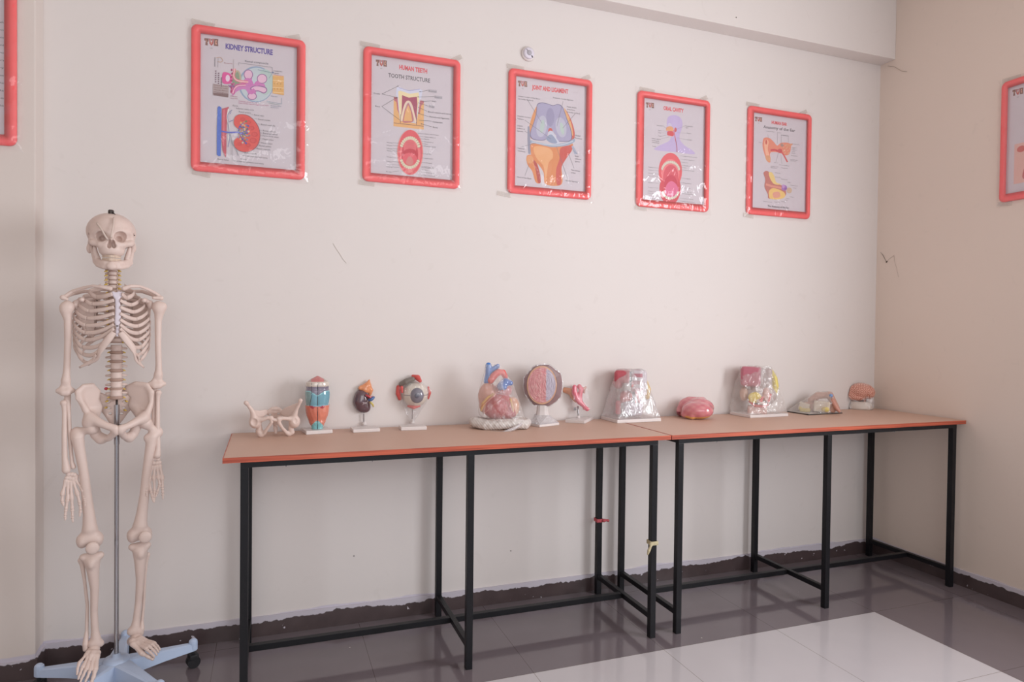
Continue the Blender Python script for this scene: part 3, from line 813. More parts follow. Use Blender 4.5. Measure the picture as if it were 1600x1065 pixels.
# --- collar bones, shoulder blades
bone('collar_bone', [L(172, 450.5, .062), L(160, 448.5, .060), L(145, 446.5, .045), L(128, 450, .020), L(113, 455, .0), L(101, 463, -.005)], [.0085, .0065, .0055, .0055, .006, .0065])
bone('collar_bone', [L(193.5, 450.5, .062), L(204, 447, .060), L(218, 447, .045), L(232, 452.5, .020), L(243, 458, .0), L(251, 464, -.005)], [.0085, .0065, .0055, .0055, .006, .0065])
for sgn in (-1, 1):
    s = SDF(0.005)
    if sgn < 0: pl = [(158, 441), (148, 446), (133, 463), (121, 470), (119, 482), (124, 496), (135, 520), (146, 532), (152, 500), (157, 465)]
    else: pl = [(194, 441), (203, 447), (216, 462), (229, 470), (234, 482), (231, 500), (222, 524), (212, 534), (205, 500), (196, 465)]
    pl = [(L(x, y, -.08)[0], L(x, y, -.08)[2]) for x, y in pl]
    cx_ = L(176, 480)[0]
    s.plate(pl, lambda x, z: .128 - 0.95 * np.maximum(np.abs(x - cx_) - .04, 0), .005)
    if sgn < 0:
        s.chain([L(152, 455, -.115), L(130, 455, -.09), L(112, 459, -.035), L(98, 464.5, .0)], [.005, .007, .0075, .008])
        s.chain([L(98, 464.5, .0), L(104, 467, .004)], [.008, .006]); s.chain([L(121, 474, -.03), L(125, 467, -.005), L(128, 468, .022)], [.011, .007, .0085])
        s.E(L(118, 476, -.015), (.011, .014, .017)); s.chain([L(120, 480, -.03), L(124, 500, -.06), L(138, 524, -.09)], [.007, .0055, .004])
    else:
        s.chain([L(200, 455, -.115), L(222, 455, -.09), L(238, 460, -.035), L(251.5, 465.5, .0)], [.005, .007, .0075, .008])
        s.chain([L(251.5, 465.5, .0), L(240, 465, .004)], [.008, .006]); s.chain([L(232, 474, -.03), L(227, 468, -.005), L(225, 469, .022)], [.011, .007, .0085])
        s.E(L(235, 476, -.015), (.011, .014, .017)); s.chain([L(233, 480, -.03), L(232, 500, -.055), L(223, 524, -.09)], [.007, .006, .004])
    s.build('shoulder_blade', 0.0028, M_bone, sk)

# --- arms
def humerus(h, hx, shaft, e0, e1, ew, sg):
    s = SDF(0.010)
    s.E(L(*h), (.022, .021, .023)); s.E(L(*hx), (.012, .012, .015))
    s.chain([L(*p) for p in shaft], [.0175, .0122, .0108, .0108, .0135])
    c_ = L(*e0); a = c_ + np.array([-ew, 0, .002]); b_ = c_ + np.array([ew, 0, .002])
    s.chain([L(*shaft[-1]), (a + c_) / 2 + np.array([0, 0, .008])], [.010, .009]); s.chain([L(*shaft[-1]), (b_ + c_) / 2 + np.array([0, 0, .008])], [.010, .009])
    s.K(a, a * .4 + c_ * .6, .009, .012); s.K(b_, b_ * .4 + c_ * .6, .009, .011)
    s.K(c_ * .75 + a * .25 + np.array([0, -.006, -.005]), c_ * .75 + b_ * .25 + np.array([0, -.006, -.005]), .012)
    s.build('upper_arm_bone', 0.003, M_bone, sk)
humerus((105.5, 479.5, .0), (100, 481, .004), [(103.5, 487, .0), (106, 500, .0), (106, 535, .0), (104.5, 575, .0), (103, 594, .0)], (102.2, 611, .0), None, .021, -1)
humerus((247.5, 479.5, .0), (255.5, 479, .004), [(249, 487, .0), (247.3, 500, .0), (247, 535, .0), (248, 570, .0), (247.5, 585, .0)], (245, 600.5, .0), None, .023, 1)
bone('radius_bone', [L(99.5, 629.5, .006), L(100.2, 634, .006), L(100.8, 642, .006), L(100.5, 680, .01), L(101, 715, .01), L(103.5, 734, .01)], [.0115, .0085, .0075, .0082, .009, .0135])
bone('ulna_bone', [L(106, 618, -.014), L(105, 626, -.008), L(107, 645, -.006), L(109.5, 690, -.0), L(112.5, 722, .004), L(114.5, 729, .004)], [.010, .0115, .0078, .0064, .0060, .0085])
bone('radius_bone', [L(247.5, 613.5, .006), L(247, 618, .006), L(246.5, 628, .006), L(246.5, 665, .01), L(246.8, 700, .01), L(245.5, 711, .01)], [.0115, .0085, .0075, .0082, .009, .0135])
bone('ulna_bone', [L(242, 606, -.014), L(241, 612, -.008), L(240.5, 630, -.006), L(239.5, 670, -.0), L(238, 700, .004), L(237.5, 708, .004)], [.010, .0115, .0078, .0064, .0060, .0085])

def hand(carp, fingers, sg):
    s = SDF(0.0012)
    for (x, y, r_) in carp: s.E(L(x, y, .008), (r_ * sm * 1.15, r_ * sm * .9, r_ * sm * 1.15))
    for F in fingers:
        a, b_ = L(*F[0], .008), L(*F[1], .014)
        s.chain([a, a * .7 + b_ * .3, a * .3 + b_ * .7, b_], [.0072, .0048, .0048, .0078])
    ho = s.build('hand', 0.0016, M_bone, sk)
    for F in fingers:
        f = SDF(0.0006)
        P_ = [L(x, y, .016 + .004 * j) for j, (x, y) in enumerate(F[1:])]
        for j in range(len(P_) - 1):
            a, b_ = P_[j], P_[j + 1]; u = (b_ - a) / np.linalg.norm(b_ - a); a = a + u * .0065; b_ = b_ - u * (.0035 if j < len(P_) - 2 else 0)
            r_ = .0072 - .001 * j
            f.chain([a, a * .75 + b_ * .25, a * .25 + b_ * .75, b_], [r_, r_ * .68, r_ * .62, r_ * .85 if j < len(P_) - 2 else r_ * .5])
        fo = f.build('finger', 0.0014, M_bone, ho)
    return ho
hand([(107, 741, 3.2), (112, 740.5, 3.0), (116.5, 741.5, 3.0), (104.5, 746.5, 3.0), (109, 747, 3.0), (114, 747.5, 3.0), (119, 746.5, 3.0), (121, 743, 1.8)],
     [[(102.5, 751), (97.8, 770), (97.2, 783), (99.2, 789)],
      [(105.7, 752.5), (105.7, 779), (103, 795), (102, 805), (102.1, 812)],
      [(110.5, 753), (111.8, 776), (113, 794.5), (113.2, 806), (113.9, 815)],
      [(114.8, 752.5), (120.4, 769.5), (124.6, 785), (125.8, 796), (124.6, 806)],
      [(119, 750.5), (128.6, 763.5), (131.8, 776.5), (132.8, 783), (132.9, 790.5)]], -1)
hand([(238, 717, 3.0), (243, 716, 3.0), (247.5, 717.5, 3.0), (235.5, 722, 2.8), (240, 723, 2.8), (245, 723, 3.0), (249.5, 722.5, 2.8)],
     [[(233.5, 728), (227.5, 747), (228, 760.5), (229, 768), (229.2, 775)],
      [(237, 729), (233.3, 747.5), (235.4, 766), (238, 776), (239.9, 783.5)],
      [(241.5, 729), (240.5, 745.5), (241.5, 766.5), (241.2, 777), (241, 784)],
      [(245.5, 728.5), (247.5, 745), (250, 757), (246, 768), (243.5, 776)],
      [(250, 727.5), (253.5, 745.5), (254, 761), (254.5, 770), (254.4, 779)]], 1)

# --- pelvis
def hip(poly, mid, sgn, extras, holes):
    s = SDF(0.014)
    pl = [(L(x, y, 0)[0], L(x, y, 0)[2]) for x, y in poly]
    ctr = L(mid, 620)[0]
    s.plate(pl, lambda x, z: .055 - .55 * np.clip(sgn * (x - ctr), -.02, .2) - .12 * (z - Z(640)), .011)
    extras(s)
    s.build('hip_bone', 0.0028, M_bone, sk)
def exL(s):
    s.chain([L(122, 612, .018), L(131, 603, .008), L(143, 601, -.012), L(153, 609, -.035)], [.0060, .0065, .0065, .006])
    s.chain([L(122, 613, .018), L(127, 626, .020), L(134, 640, .020)], [.0058, .0058, .012])
    s.E(L(141, 660, .020), (.026, .024, .026))
    s.chain([L(141, 652, .025), L(155, 660, .045), L(168, 665.5, .058), L(180, 669, .064)], [.019, .015, .013, .013])
    s.chain([L(146, 668, .010), L(150, 679, .000), L(158, 685, .008)], [.019, .018, .017])
    s.chain([L(158, 685, .008), L(170, 684, .034), L(181, 675, .060)], [.016, .012, .012])
    s.chain([L(141, 650, .0), L(150, 636, -.04)], [.018, .012])
hip([(121, 608), (130, 601), (147, 600), (158, 611), (156, 624), (161, 637), (157, 650), (152, 660), (134, 658), (131, 638), (118, 622)], 184, -1, exL, None)
def exR(s):
    s.chain([L(236, 612, .014), L(229, 601, .004), L(213, 599, -.015), L(198, 604, -.05), L(193, 611, -.058)], [.0060, .0065, .0065, .006, .006])
    s.chain([L(236, 613, .014), L(236, 628, .018), L(231, 643, .020)], [.0058, .0058, .012])
    s.E(L(224.5, 655, .018), (.022, .022, .024))
    s.chain([L(224, 652, .028), L(210, 660, .045), L(199, 665.5, .058), L(188.5, 669, .064)], [.018, .014, .012, .013])
    s.chain([L(214, 664, .005), L(209, 677, .000), L(202, 683, .008)], [.018, .016, .016])
    s.chain([L(202, 683, .008), L(194, 681, .034), L(188, 674, .060)], [.015, .012, .012])
    s.chain([L(220, 648, .0), L(210, 634, -.035)], [.017, .012])
hip([(196, 604), (213, 597), (231, 599), (239, 612), (238, 636), (232, 652), (215, 659), (207, 645), (200, 634), (203, 622), (192, 612)], 183, 1, exR, None)
s = SDF(0.006)
s.plate([(L(x, y, -.05)[0], L(x, y, -.05)[2]) for x, y in [(168, 616), (196, 616), (208, 610), (212, 622), (209, 636), (200, 646), (193, 656), (183, 667), (173, 666), (167, 656), (160, 646), (151, 636), (148, 622), (154, 610)]],
        lambda x, z: .030 + .35 * np.clip(Z(615) - z, 0, .2) - 2.0 * np.clip(Z(645) - z, 0, .2) ** 1.5, .018)
for (x, y) in ((169, 627), (195, 627), (170, 637), (193, 637), (172, 646), (190, 646)):
    s.cut('E', L(x, y, -.05), (.006, .05, .0048))
s.build('sacrum', 0.0028, M_bone, sk)
for (x, y) in ((168.5, 626), (196, 626), (194, 640), (167, 636)):
    a = L(x, y, -.028); b_ = L(x + (4 if x > 182 else -4), y + 1.5, -.022)
    MB().tube([a, (a + b_) / 2, b_], [.004, .003, .0013], 8).build('sacral_nerve', M_yellow, sk, True)
MB().lathe(L(183.6, 670, .063), [(.0065, -.012), (.008, 0), (.0065, .012)], 14).build('pubic_joint', mat('cartilage_tan', (222, 196, 158), .5), sk, True)

# --- legs
def femur(P, head, neck, troch, knee, kw, less):
    s = SDF(0.012)
    s.E(L(*head), (.0225, .0225, .0225))
    s.chain([L(*head), L(*neck), L(*troch)], [.016, .014, .017]); s.E(L(troch[0], troch[1] - 2, troch[2]), (.016, .018, .020))
    s.chain([L(*p) for p in P], [.0200, .0170, .0152, .0162, .0188, .0240])
    s.E(L(*less), (.010, .010, .012))
    c_ = L(*knee); a = c_ + np.array([-kw, .006, 0]); b_ = c_ + np.array([kw, .006, 0])
    s.chain([L(*P[-1]), a + np.array([.003, 0, .012])], [.015, .015]); s.chain([L(*P[-1]), b_ + np.array([-.003, 0, .012])], [.015, .015])
    s.E(a + np.array([.002, 0, .004]), (.018, .026, .025)); s.E(b_ + np.array([-.002, 0, .004]), (.018, .026, .025)); s.E(c_ + np.array([0, -.002, .012]), (.030, .020, .024))
    s.build('thigh_bone', 0.0033, M_bone, sk)
femur([(121, 684, .01), (125, 705, .01), (130.5, 735, .01), (135, 770, .01), (139, 803, .01), (140.5, 825, .01)], (144.5, 668.5, .02), (133, 672, .015), (119.5, 677.5, .0), (140.5, 846, .01), .026, (127, 690, -.005))
femur([(238, 682, .01), (234, 705, .01), (229.5, 735, .01), (226, 770, .01), (222, 800, .01), (219, 820, .01)], (227, 660, .015), (236, 668, .01), (246, 676, .0), (218, 838, .01), .025, (229, 684, .012))
def tibia(plat, P, kw, bot, tub):
    s = SDF(0.010)
    c_ = L(*plat); s.K(c_ + np.array([-kw, .004, 0]), c_ + np.array([kw, .004, 0]), .013, .013)
    s.chain([L(*p) for p in P], [.0260, .0195, .0140, .0120, .0125, .0180])
    s.E(L(*tub), (.010, .010, .014))
    b_ = L(*bot); s.K(b_ + np.array([-.012, 0, 0]), b_ + np.array([.014, 0, -.005]), .015, .012)
    s.build('shin_bone', 0.003, M_bone, sk)
tibia((143.5, 869, .01), [(144, 876, .01), (145.5, 892, .012), (148, 920, .008), (147, 955, .0), (148.5, 985, .0), (150, 1001, .0)], .026, (150, 1004, .0), (142.5, 882, .030))
tibia((218.5, 853, .01), [(219, 859, .01), (219, 876, .012), (219, 905, .008), (216.5, 940, .0), (213, 968, .0), (211, 982, .0)], .025, (211, 985, .0), (220, 866, .030))
for (a, r_) in ((L(144.6, 856, .045), .022), (L(227, 838.5, .045), .022)):
    SDF().E(a, (r_, .010, r_ * 1.05)).build('kneecap', 0.0028, M_bone, sk)
bone('calf_bone', [L(127, 875, -.015), L(128.5, 882, -.015), L(132, 905, -.012), L(136.5, 945, -.012), L(135.5, 985, -.008), L(133.5, 1006, -.0), L(133.5, 1014, .0)], [.0115, .008, .0055, .0055, .006, .010, .0085])
bone('calf_bone', [L(231, 866, -.02), L(228.5, 876, -.02), L(226.5, 900, -.012), L(224.5, 945, -.012), L(222, 970, -.008), L(221.5, 982, -.0), L(220.5, 990, .0)], [.009, .0075, .0055, .0055, .006, .010, .0085])

def foot(ank, heel, rows, tarsals):
    s = SDF(0.0022)
    a = L(*ank)
    s.E(a, (.020, .024, .016))
    s.chain([a, L(*heel)], [.018, .017])
    for (x, y, d, r_) in tarsals: s.E(L(x, y, d), (r_, r_, r_ * .85))
    for F in rows:
        p, q = L(*F[0]), L(*F[1])
        s.chain([p, p * .6 + q * .4, q], [.0075, .0046, .0066] if F is not rows[F_BIG] else [.010, .0074, .0098])
    fo = s.build('foot', 0.0022, M_bone, sk)
    for n_, F in enumerate(rows):
        t = SDF(0.0008); P_ = [L(*x) for x in F[1:]]
        for j in range(len(P_) - 1):
            p, q = P_[j], P_[j + 1]; ln = np.linalg.norm(q - p); u = (q - p) / ln; p = p + u * min(.007, ln * .3)
            r_ = (.0088 if n_ == F_BIG else .0062) * (1 - .14 * j)
            t.chain([p, p * .5 + q * .5, q], [r_, r_ * .72, r_ * .85])
        t.build('toe', 0.0018, M_bone, fo)
    return fo
F_BIG = 0
foot((146.5, 1014, .005), (143, 1017, -.045),
     [[(152, 1024, .045), (149, 1045, .085), (146.5, 1056, .10), (143.5, 1064, .11)],
      [(147, 1023, .045), (141, 1046, .09), (137, 1057, .105), (134.5, 1062, .112), (133, 1066, .118)],
      [(143, 1022, .042), (134.5, 1045, .088), (130, 1055, .10), (127.5, 1060, .108), (126, 1064, .112)],
      [(139, 1022, .038), (129, 1042, .080), (125.5, 1052, .092), (123.5, 1056, .10), (122.5, 1060, .104)],
      [(135, 1022, .032), (124, 1035, .065), (121.5, 1044, .078), (121, 1049, .085), (120.5, 1053, .09)]],
     [(151, 1020, .030, .014), (145, 1019, .034, .012), (139, 1019, .028, .012), (150, 1024, .045, .011), (143, 1022.5, .045, .010), (136.5, 1022, .036, .010)])
foot((212.5, 996, .005), (206, 1001, -.045),
     [[(207.5, 1006, .045), (222, 1020, .085), (231, 1025, .10), (238.5, 1029, .11)],
      [(212, 1004, .045), (228, 1013, .09), (235, 1019, .105), (239, 1023, .112), (241, 1026, .118)],
      [(216, 1001, .042), (233, 1009, .088), (239.5, 1015, .10), (243, 1019, .108), (245, 1022.5, .112)],
      [(220, 999, .038), (238, 1006, .080), (243, 1011.5, .092), (246, 1015, .10), (247.5, 1018, .104)],
      [(223, 997, .032), (241, 1004, .065), (246, 1009, .078), (248.5, 1012, .085), (249.5, 1014.5, .09)]],
     [(208, 1001, .030, .014), (214, 1000, .034, .012), (219, 997, .028, .012), (209, 1005, .045, .011), (215, 1003, .045, .010), (221, 999.5, .036, .010)])

# ------------------------------------------------------------------ anatomical models on the tables
def rotz(a): return Matrix.Rotation(a, 3, 'Z')
def base_box(f, corners_px, th, parent, mtl, name='base', depth=None, zt=0.9):
    """rectangular plinth from the seen front-left and front-right bottom corners"""
    a = f.loc(onZ(*corners_px[0], zt)); b_ = f.loc(onZ(*corners_px[1], zt))
    ex = b_ - a; w_ = math.hypot(ex[0], ex[1]); ang = math.atan2(ex[1], ex[0])
    c = (a + b_) / 2 + np.array([-math.sin(ang), math.cos(ang), 0]) * depth / 2
    o = MB().obox((c[0], c[1], th / 2 + .0003), (w_ / 2, depth / 2, th / 2), rotz(ang), 0, min(.003, th * .25)).build(name, mtl, parent)
    cs = []
    for sx in (-1, 1):
        for sy in (-1, 1):
            cs.append((c[0] + (math.cos(ang) * sx * w_ - math.sin(ang) * sy * depth) / 2, c[1] + (math.sin(ang) * sx * w_ + math.cos(ang) * sy * depth) / 2))
    return o, c, ang, w_, cs
def hull_film(name, pts, mtl, parent, seg=0.012, crinkle=0.004, seed=1, smooth=False):
    bm = bmesh.new()
    for p in pts: bm.verts.new(tuple(map(float, p)))
    r = bmesh.ops.convex_hull(bm, input=list(bm.verts))
    bmesh.ops.delete(bm, geom=[g for g in r['geom_interior'] if isinstance(g, bmesh.types.BMVert)], context='VERTS')
    for _ in range(4):
        es = [e for e in bm.edges if e.calc_length() > seg * 1.6]
        if not es: break
        bmesh.ops.subdivide_edges(bm, edges=es, cuts=1)
        bmesh.ops.triangulate(bm, faces=[f for f in bm.faces if len(f.verts) > 3])
    rr = np.random.RandomState(seed)
    zmin = min(v.co.z for v in bm.verts)
    c = sum((v.co for v in bm.verts), Vector()) / len(bm.verts)
    for v in bm.verts:
        d = (v.co - c).normalized()
        k = math.sin(v.co.x * 95 + v.co.y * 60 + seed) * math.sin(v.co.z * 55 + v.co.x * 40 + 2 * seed)
        s_ = crinkle * (0.9 * k + 0.8 * rr.randn() * .5 - .6)
        if v.co.z > zmin + .003: v.co += d * s_
    bm.verts.index_update()
    V = [tuple(v.co) for v in bm.verts]; F = [[v.index for v in f.verts] for f in bm.faces]
    bm.free()
    return mesh_obj(name, V, F, mtl, parent, smooth)
def ringpts(c, rx, ry, z, n=14):
    return [(c[0] + rx * math.cos(2 * math.pi * k / n), c[1] + ry * math.sin(2 * math.pi * k / n), z) for k in range(n)]
def dotcol(V, cols, f):
    for i, v in enumerate(V):
        c = f(v)
        if c is not None: cols[i] = lin(c)
    return cols

# 1 --- loose bony pelvis
q = onZ(430, 681.5, .9); f = Fr(q[0], q[1], .9); L = f.L; sm = (f.sh + f.sv) / 2
t = empty('pelvis_model', tuple(f.O), f.rz, 'bare bone-coloured pelvis model lying on the table, leftmost of the models', 'anatomy model')
def P(x, y, d=0.0): return L(370 + x / 13.31, 610 + y / 13.31, d - .02)
def R_(px): return px / 13.31 * sm * 1.22
def hipmodel(sg):
    s = SDF(.006)
    if sg < 0:
        s.chain([P(195, 255, .06), P(240, 310, .055), P(300, 390, .05), P(340, 470, .045), P(350, 560, .04)], [R_(40), R_(26), R_(34), R_(45), R_(60)])
        pl = [(215, 270), (330, 380), (470, 410), (600, 395), (660, 440), (640, 500), (540, 560), (420, 560), (330, 540), (300, 440)]
        s.plate([(P(x, y)[0], P(x, y)[2]) for x, y in pl], lambda x, z: -.015 + .9 * np.clip((x - P(300, 0)[0]), -.02, .15), .009)
        s.E(P(385, 650, .035), (R_(105), R_(90), R_(110)))
        s.chain([P(420, 610, .04), P(540, 600, .05), P(640, 565, .055), P(715, 570, .055)], [R_(62), R_(38), R_(30), R_(34)])
        s.chain([P(715, 570, .055), P(725, 660, .055), P(640, 780, .045), P(570, 880, .03), P(500, 905, .02)], [R_(34), R_(27), R_(24), R_(36), R_(48)])
        s.chain([P(500, 900, .02), P(465, 830, .02), P(470, 740, .028), P(440, 690, .03)], [R_(62), R_(60), R_(42), R_(50)])
        s.cut('E', P(345, 665, .065), (R_(80), R_(70), R_(92)))
        s.chain([P(500, 900, .02), P(520, 860, .0)], [R_(45), R_(30)])
        s.chain([P(420, 600, .0), P(520, 500, -.04), P(640, 440, -.055)], [R_(50), R_(40), R_(30)])
    else:
        s.chain([P(1325, 205, .06), P(1290, 300, .055), P(1245, 390, .05), P(1215, 480, .045), P(1190, 560, .04)], [R_(36), R_(24), R_(28), R_(42), R_(55)])
        pl = [(1300, 215), (1160, 270), (1010, 350), (960, 390), (905, 440), (900, 500), (1000, 560), (1120, 560), (1220, 510), (1260, 400)]
        s.plate([(P(x, y)[0], P(x, y)[2]) for x, y in pl], lambda x, z: -.015 - .9 * np.clip((x - P(1230, 0)[0]), -.15, .02), .009)
        s.E(P(1200, 640, .035), (R_(95), R_(90), R_(115)))
        s.chain([P(1160, 590, .04), P(1050, 580, .05), P(950, 575, .055), P(880, 590, .055)], [R_(55), R_(32), R_(32), R_(42)])
        s.chain([P(875, 590, .055), P(880, 670, .055), P(950, 780, .045), P(1030, 870, .03), P(1080, 895, .02)], [R_(36), R_(32), R_(26), R_(34), R_(40)])
        s.chain([P(1085, 890, .02), P(1140, 860, .02), P(1120, 760, .028), P(1150, 700, .03)], [R_(52), R_(52), R_(40), R_(50)])
        s.cut('E', P(1232, 630, .068), (R_(66), R_(70), R_(88)))
        s.chain([P(1150, 600, .0), P(1050, 500, -.04), P(950, 450, -.055)], [R_(45), R_(38), R_(30)])
    return s.build('hip_bone', .0018, M_bone, t)
hipmodel(-1); hipmodel(1)
s = SDF(.006)
s.plate([(P(x, y)[0], P(x, y)[2]) for x, y in [(610, 430), (720, 350), (880, 350), (980, 430), (1000, 500), (900, 560), (860, 700), (840, 850), (810, 885), (775, 850), (740, 700), (700, 560), (600, 500)]],
        lambda x, z: .050 + .3 * np.clip(P(0, 560)[2] - z, -.1, .2), .016)
s.E(P(800, 375, -.03), (R_(78), .020, R_(36))); s.E(P(800, 440, -.03), (R_(70), .016, R_(40)))
s.chain([P(805, 780, -.02), P(812, 880, .0)], [R_(40), R_(22)])
s.cut('E', P(695, 495, -.03), (R_(22), .05, R_(18))); s.cut('E', P(868, 475, -.03), (R_(25), .05, R_(21)))
s.cut('E', P(735, 620, -.03), (R_(15), .05, R_(13))); s.cut('E', P(850, 620, -.03), (R_(15), .05, R_(13)))
s.build('sacrum', .0018, M_bone, t)
s = SDF(.003); s.chain([P(728, 600, .055), P(862, 620, .055)], [R_(30), R_(30)]); s.build('pubic_joint', .0018, M_bone, t)

# 2 --- larynx on a square plinth
q = onZ(498, 673.5, .9); f = Fr(q[0], q[1], .9); L = f.L; sm = (f.sh + f.sv) / 2
t = empty('larynx_model', tuple(f.O), f.rz, 'glossy larynx model in teal and orange bands on a white square base', 'anatomy model')
o, c0, ang, wd, cs = base_box(f, ((478.5, 679.3), (519.8, 676.6)), .016, t, M_white, depth=.105)
def P(x, y, d=0.0): return L(465 + x / 9.68, 575 + y / 9.68, d)
prof = [(900, 82), (870, 88), (845, 98), (800, 124), (770, 130), (700, 160), (640, 174), (560, 180), (545, 181), (535, 166), (500, 176), (440, 184), (380, 188), (330, 184), (300, 170), (268, 172), (262, 176), (240, 180), (200, 172), (188, 150), (180, 140), (150, 96), (125, 46), (108, 8)]
V = []; Fc = []; nn = 72
cy0 = c0[1]
X0 = P(300, 500)[0]
zs = [P(300, y)[2] for y, w_ in prof]; wsx = [w_ / 9.68 * f.sh for y, w_ in prof]
ZZ = np.linspace(zs[0], zs[-1], 150); ZZ[0] = .0163
WW = np.interp(ZZ, zs, wsx)
for i, z in enumerate(ZZ):
    for k in range(nn):
        a = 2 * math.pi * k / nn
        ca, sa = math.cos(a), math.sin(a)
        rr = 1.0
        yy = P(300, 0)[2]
        # shallow groove at the front and relief of the plates
        front = max(0, -sa)
        rr -= .05 * math.exp(-(ca / .10) ** 2) * (sa < 0)
        if P(0, 540)[2] > z > P(0, 850)[2]: rr += .012 * math.sin(a * 18 + z * 90)
        if z < P(0, 760)[2]: rr += .03 * math.sin(z * 1100)
        V.append((X0 + WW[i] * rr * math.copysign(abs(ca) ** .9, ca), cy0 + WW[i] * .82 * rr * math.copysign(abs(sa) ** .9, sa), z))
for i in range(len(ZZ) - 1):
    for k in range(nn):
        a, b_ = i * nn + k, i * nn + (k + 1) % nn
        Fc.append((a, b_, b_ + nn, a + nn))
Fc.append(tuple(reversed(range(nn)))); Fc.append(tuple(range((len(ZZ) - 1) * nn, len(ZZ) * nn)))
ys = [575 + 0] 
zy = lambda y: P(300, y)[2]
def lc(v):
    x, y, z = v; xp = (x - X0) / f.sh * 9.68    # in crop px
    if z > zy(190): return (196, 118, 116) if abs(xp) < 95 else (176, 160, 152)
    if z > zy(262): return (214, 204, 194)
    vb = 322 + 68 * max(0, 1 - abs(abs(xp) - 5) / 105.0)
    if z > zy(vb): return (132, 126, 144)
    if z > zy(vb + 14): return (150, 214, 220)
    if z > zy(540 + (12 if abs(xp) < 60 else 0)): return (118, 172, 190) if xp > -95 else (132, 164, 166)
    ub = 770 + (abs(xp) / 95.0) ** 2 * 90
    if z > zy(585) and abs(xp) < 120 and z > zy(545 + 55 * max(0, 1 - abs(abs(xp) - 70) / 50)): return (176, 60, 76)
    if z > zy(ub): return (226, 138, 116) if xp > 0 else (214, 124, 104)
    return (132, 196, 200)
cols = np.array([lin(lc(v)) for v in V])
lo = mesh_obj('larynx', V, Fc, M_gloss, t, True, None, cols)
M_dark = mat('dark_gap', (52, 54, 66), .4)
def arcline(xp, y0, y1, w_, extra=0.0012):
    pts = []
    for y in np.linspace(y0, y1, 14):
        z = zy(y); wz = np.interp(z, ZZ, WW); x = (xp if not callable(xp) else xp(y)) / 9.68 * f.sh
        ca = np.clip(x / wz, -.98, .98); sa = math.sqrt(1 - ca * ca)
        pts.append((X0 + x, cy0 - wz * .82 * sa ** .9 * (1 - .05 * math.exp(-(ca / .10) ** 2)) - extra * .2, z))
    MB().tube(pts, w_, 6).build('joint_gap', M_dark, lo)
arcline(lambda y: 5, 195, 895, .0013); arcline(lambda y: -85 if y < 400 else -85 - (y - 400) * .2, 200, 545, .0012)

# 3 --- kidney on a rod
q = onZ(568.8, 668.5, .9); f = Fr(q[0], q[1], .9); L = f.L; sm = (f.sh + f.sv) / 2
t = empty('kidney_model', tuple(f.O), f.rz, 'dark purple kidney model with an orange gland on top, held on a thin rod', 'anatomy model')
o, c0, ang, wd, cs = base_box(f, ((551.8, 676.2), (594, 674.2)), .015, t, M_white, depth=.085)
def P(x, y, d=0.0): return L(465 + x / 9.68, 575 + y / 9.68, d)
R_ = lambda p: p / 9.68 * sm
sd = .0
MB().lathe((P(1010, 860)[0], 0, .0152), [(.013, 0), (.011, .004), (.006, .012), (.005, .014)], 20).build('socket', M_white, t, True)
MB().tube([(P(1008, 0)[0], 0, .02), P(1000, 690)], .0028, 10).build('rod', M_steel, t)
K = [(92, 70, 78)]
s = SDF(.012)
s.chain([P(965, 420), P(950, 500), P(975, 570), P(1030, 600)], [R_(100), R_(108), R_(95), R_(72)])
s.E(P(980, 500), (R_(125), R_(95), R_(165)))
s.cut('E', P(1150, 490, .0), (R_(48), .05, R_(60)))
def kc(V, cols):
    return cols
ko = s.build('kidney', .002, M_gloss, t, colors=[(94, 70, 78)])
s = SDF(.008)
s.chain([P(1085, 180), P(1060, 260), P(1030, 320)], [R_(12), R_(50), R_(66)], 0); s.chain([P(1060, 260), P(950, 300, .006)], [R_(50), R_(34)], 0)
s.chain([P(1060, 280), P(1110, 330), P(1095, 400)], [R_(46), R_(34), R_(22)], 0)
s.build('adrenal_gland', .002, M_gloss, t, colors=[(228, 150, 104)])
M_art = mat('artery_red', (196, 54, 70), .15, coat=.8); M_vein = mat('vein_blue', (70, 104, 160), .15, coat=.8); M_ur = mat('ureter_yellow', (214, 196, 110), .2, coat=.6)
M_wh = mat('vessel_white', (214, 200, 205), .2, coat=.6)
MB().tube(catmull([P(1030, 400, .03), P(1070, 425, .034), P(1110, 440, .03), P(1140, 425, .02)], 5), [.003, .0045, .0042, .003], 10).build('artery', M_art, t, True)
MB().tube(catmull([P(1070, 480, .03), P(1110, 475, .036), P(1140, 450, .032), P(1155, 435, .024)], 5), [.004, .0075, .0075, .005], 10).build('vein', M_vein, t, True)
MB().tube(catmull([P(1090, 520, .03), P(1110, 520, .034), P(1135, 550, .03), P(1148, 580, .022)], 5), [.003, .0045, .0045, .0035], 10).build('ureter', M_ur, t, True)
vv = MB()
def kfront(x, y):
    """depth of the kidney's front at a crop point"""
    p = P(x, y); return .031 * math.sqrt(max(.05, 1 - ((x - 975) / 135.0) ** 2 - ((y - 500) / 190.0) ** 2)) + .0015
for line in ([(1100, 470), (1060, 500), (1040, 525), (990, 545), (965, 570)], [(1040, 525), (1000, 520), (960, 515)], [(1045, 520), (1062, 560), (1050, 600)], [(1060, 500), (1030, 460), (1005, 420)], [(1000, 540), (985, 515)]):
    vv.tube([P(x, y, kfront(x, y)) for x, y in line], [.0014, .0006], 6)
o = vv.build('surface_vessels', M_wh, ko, True)

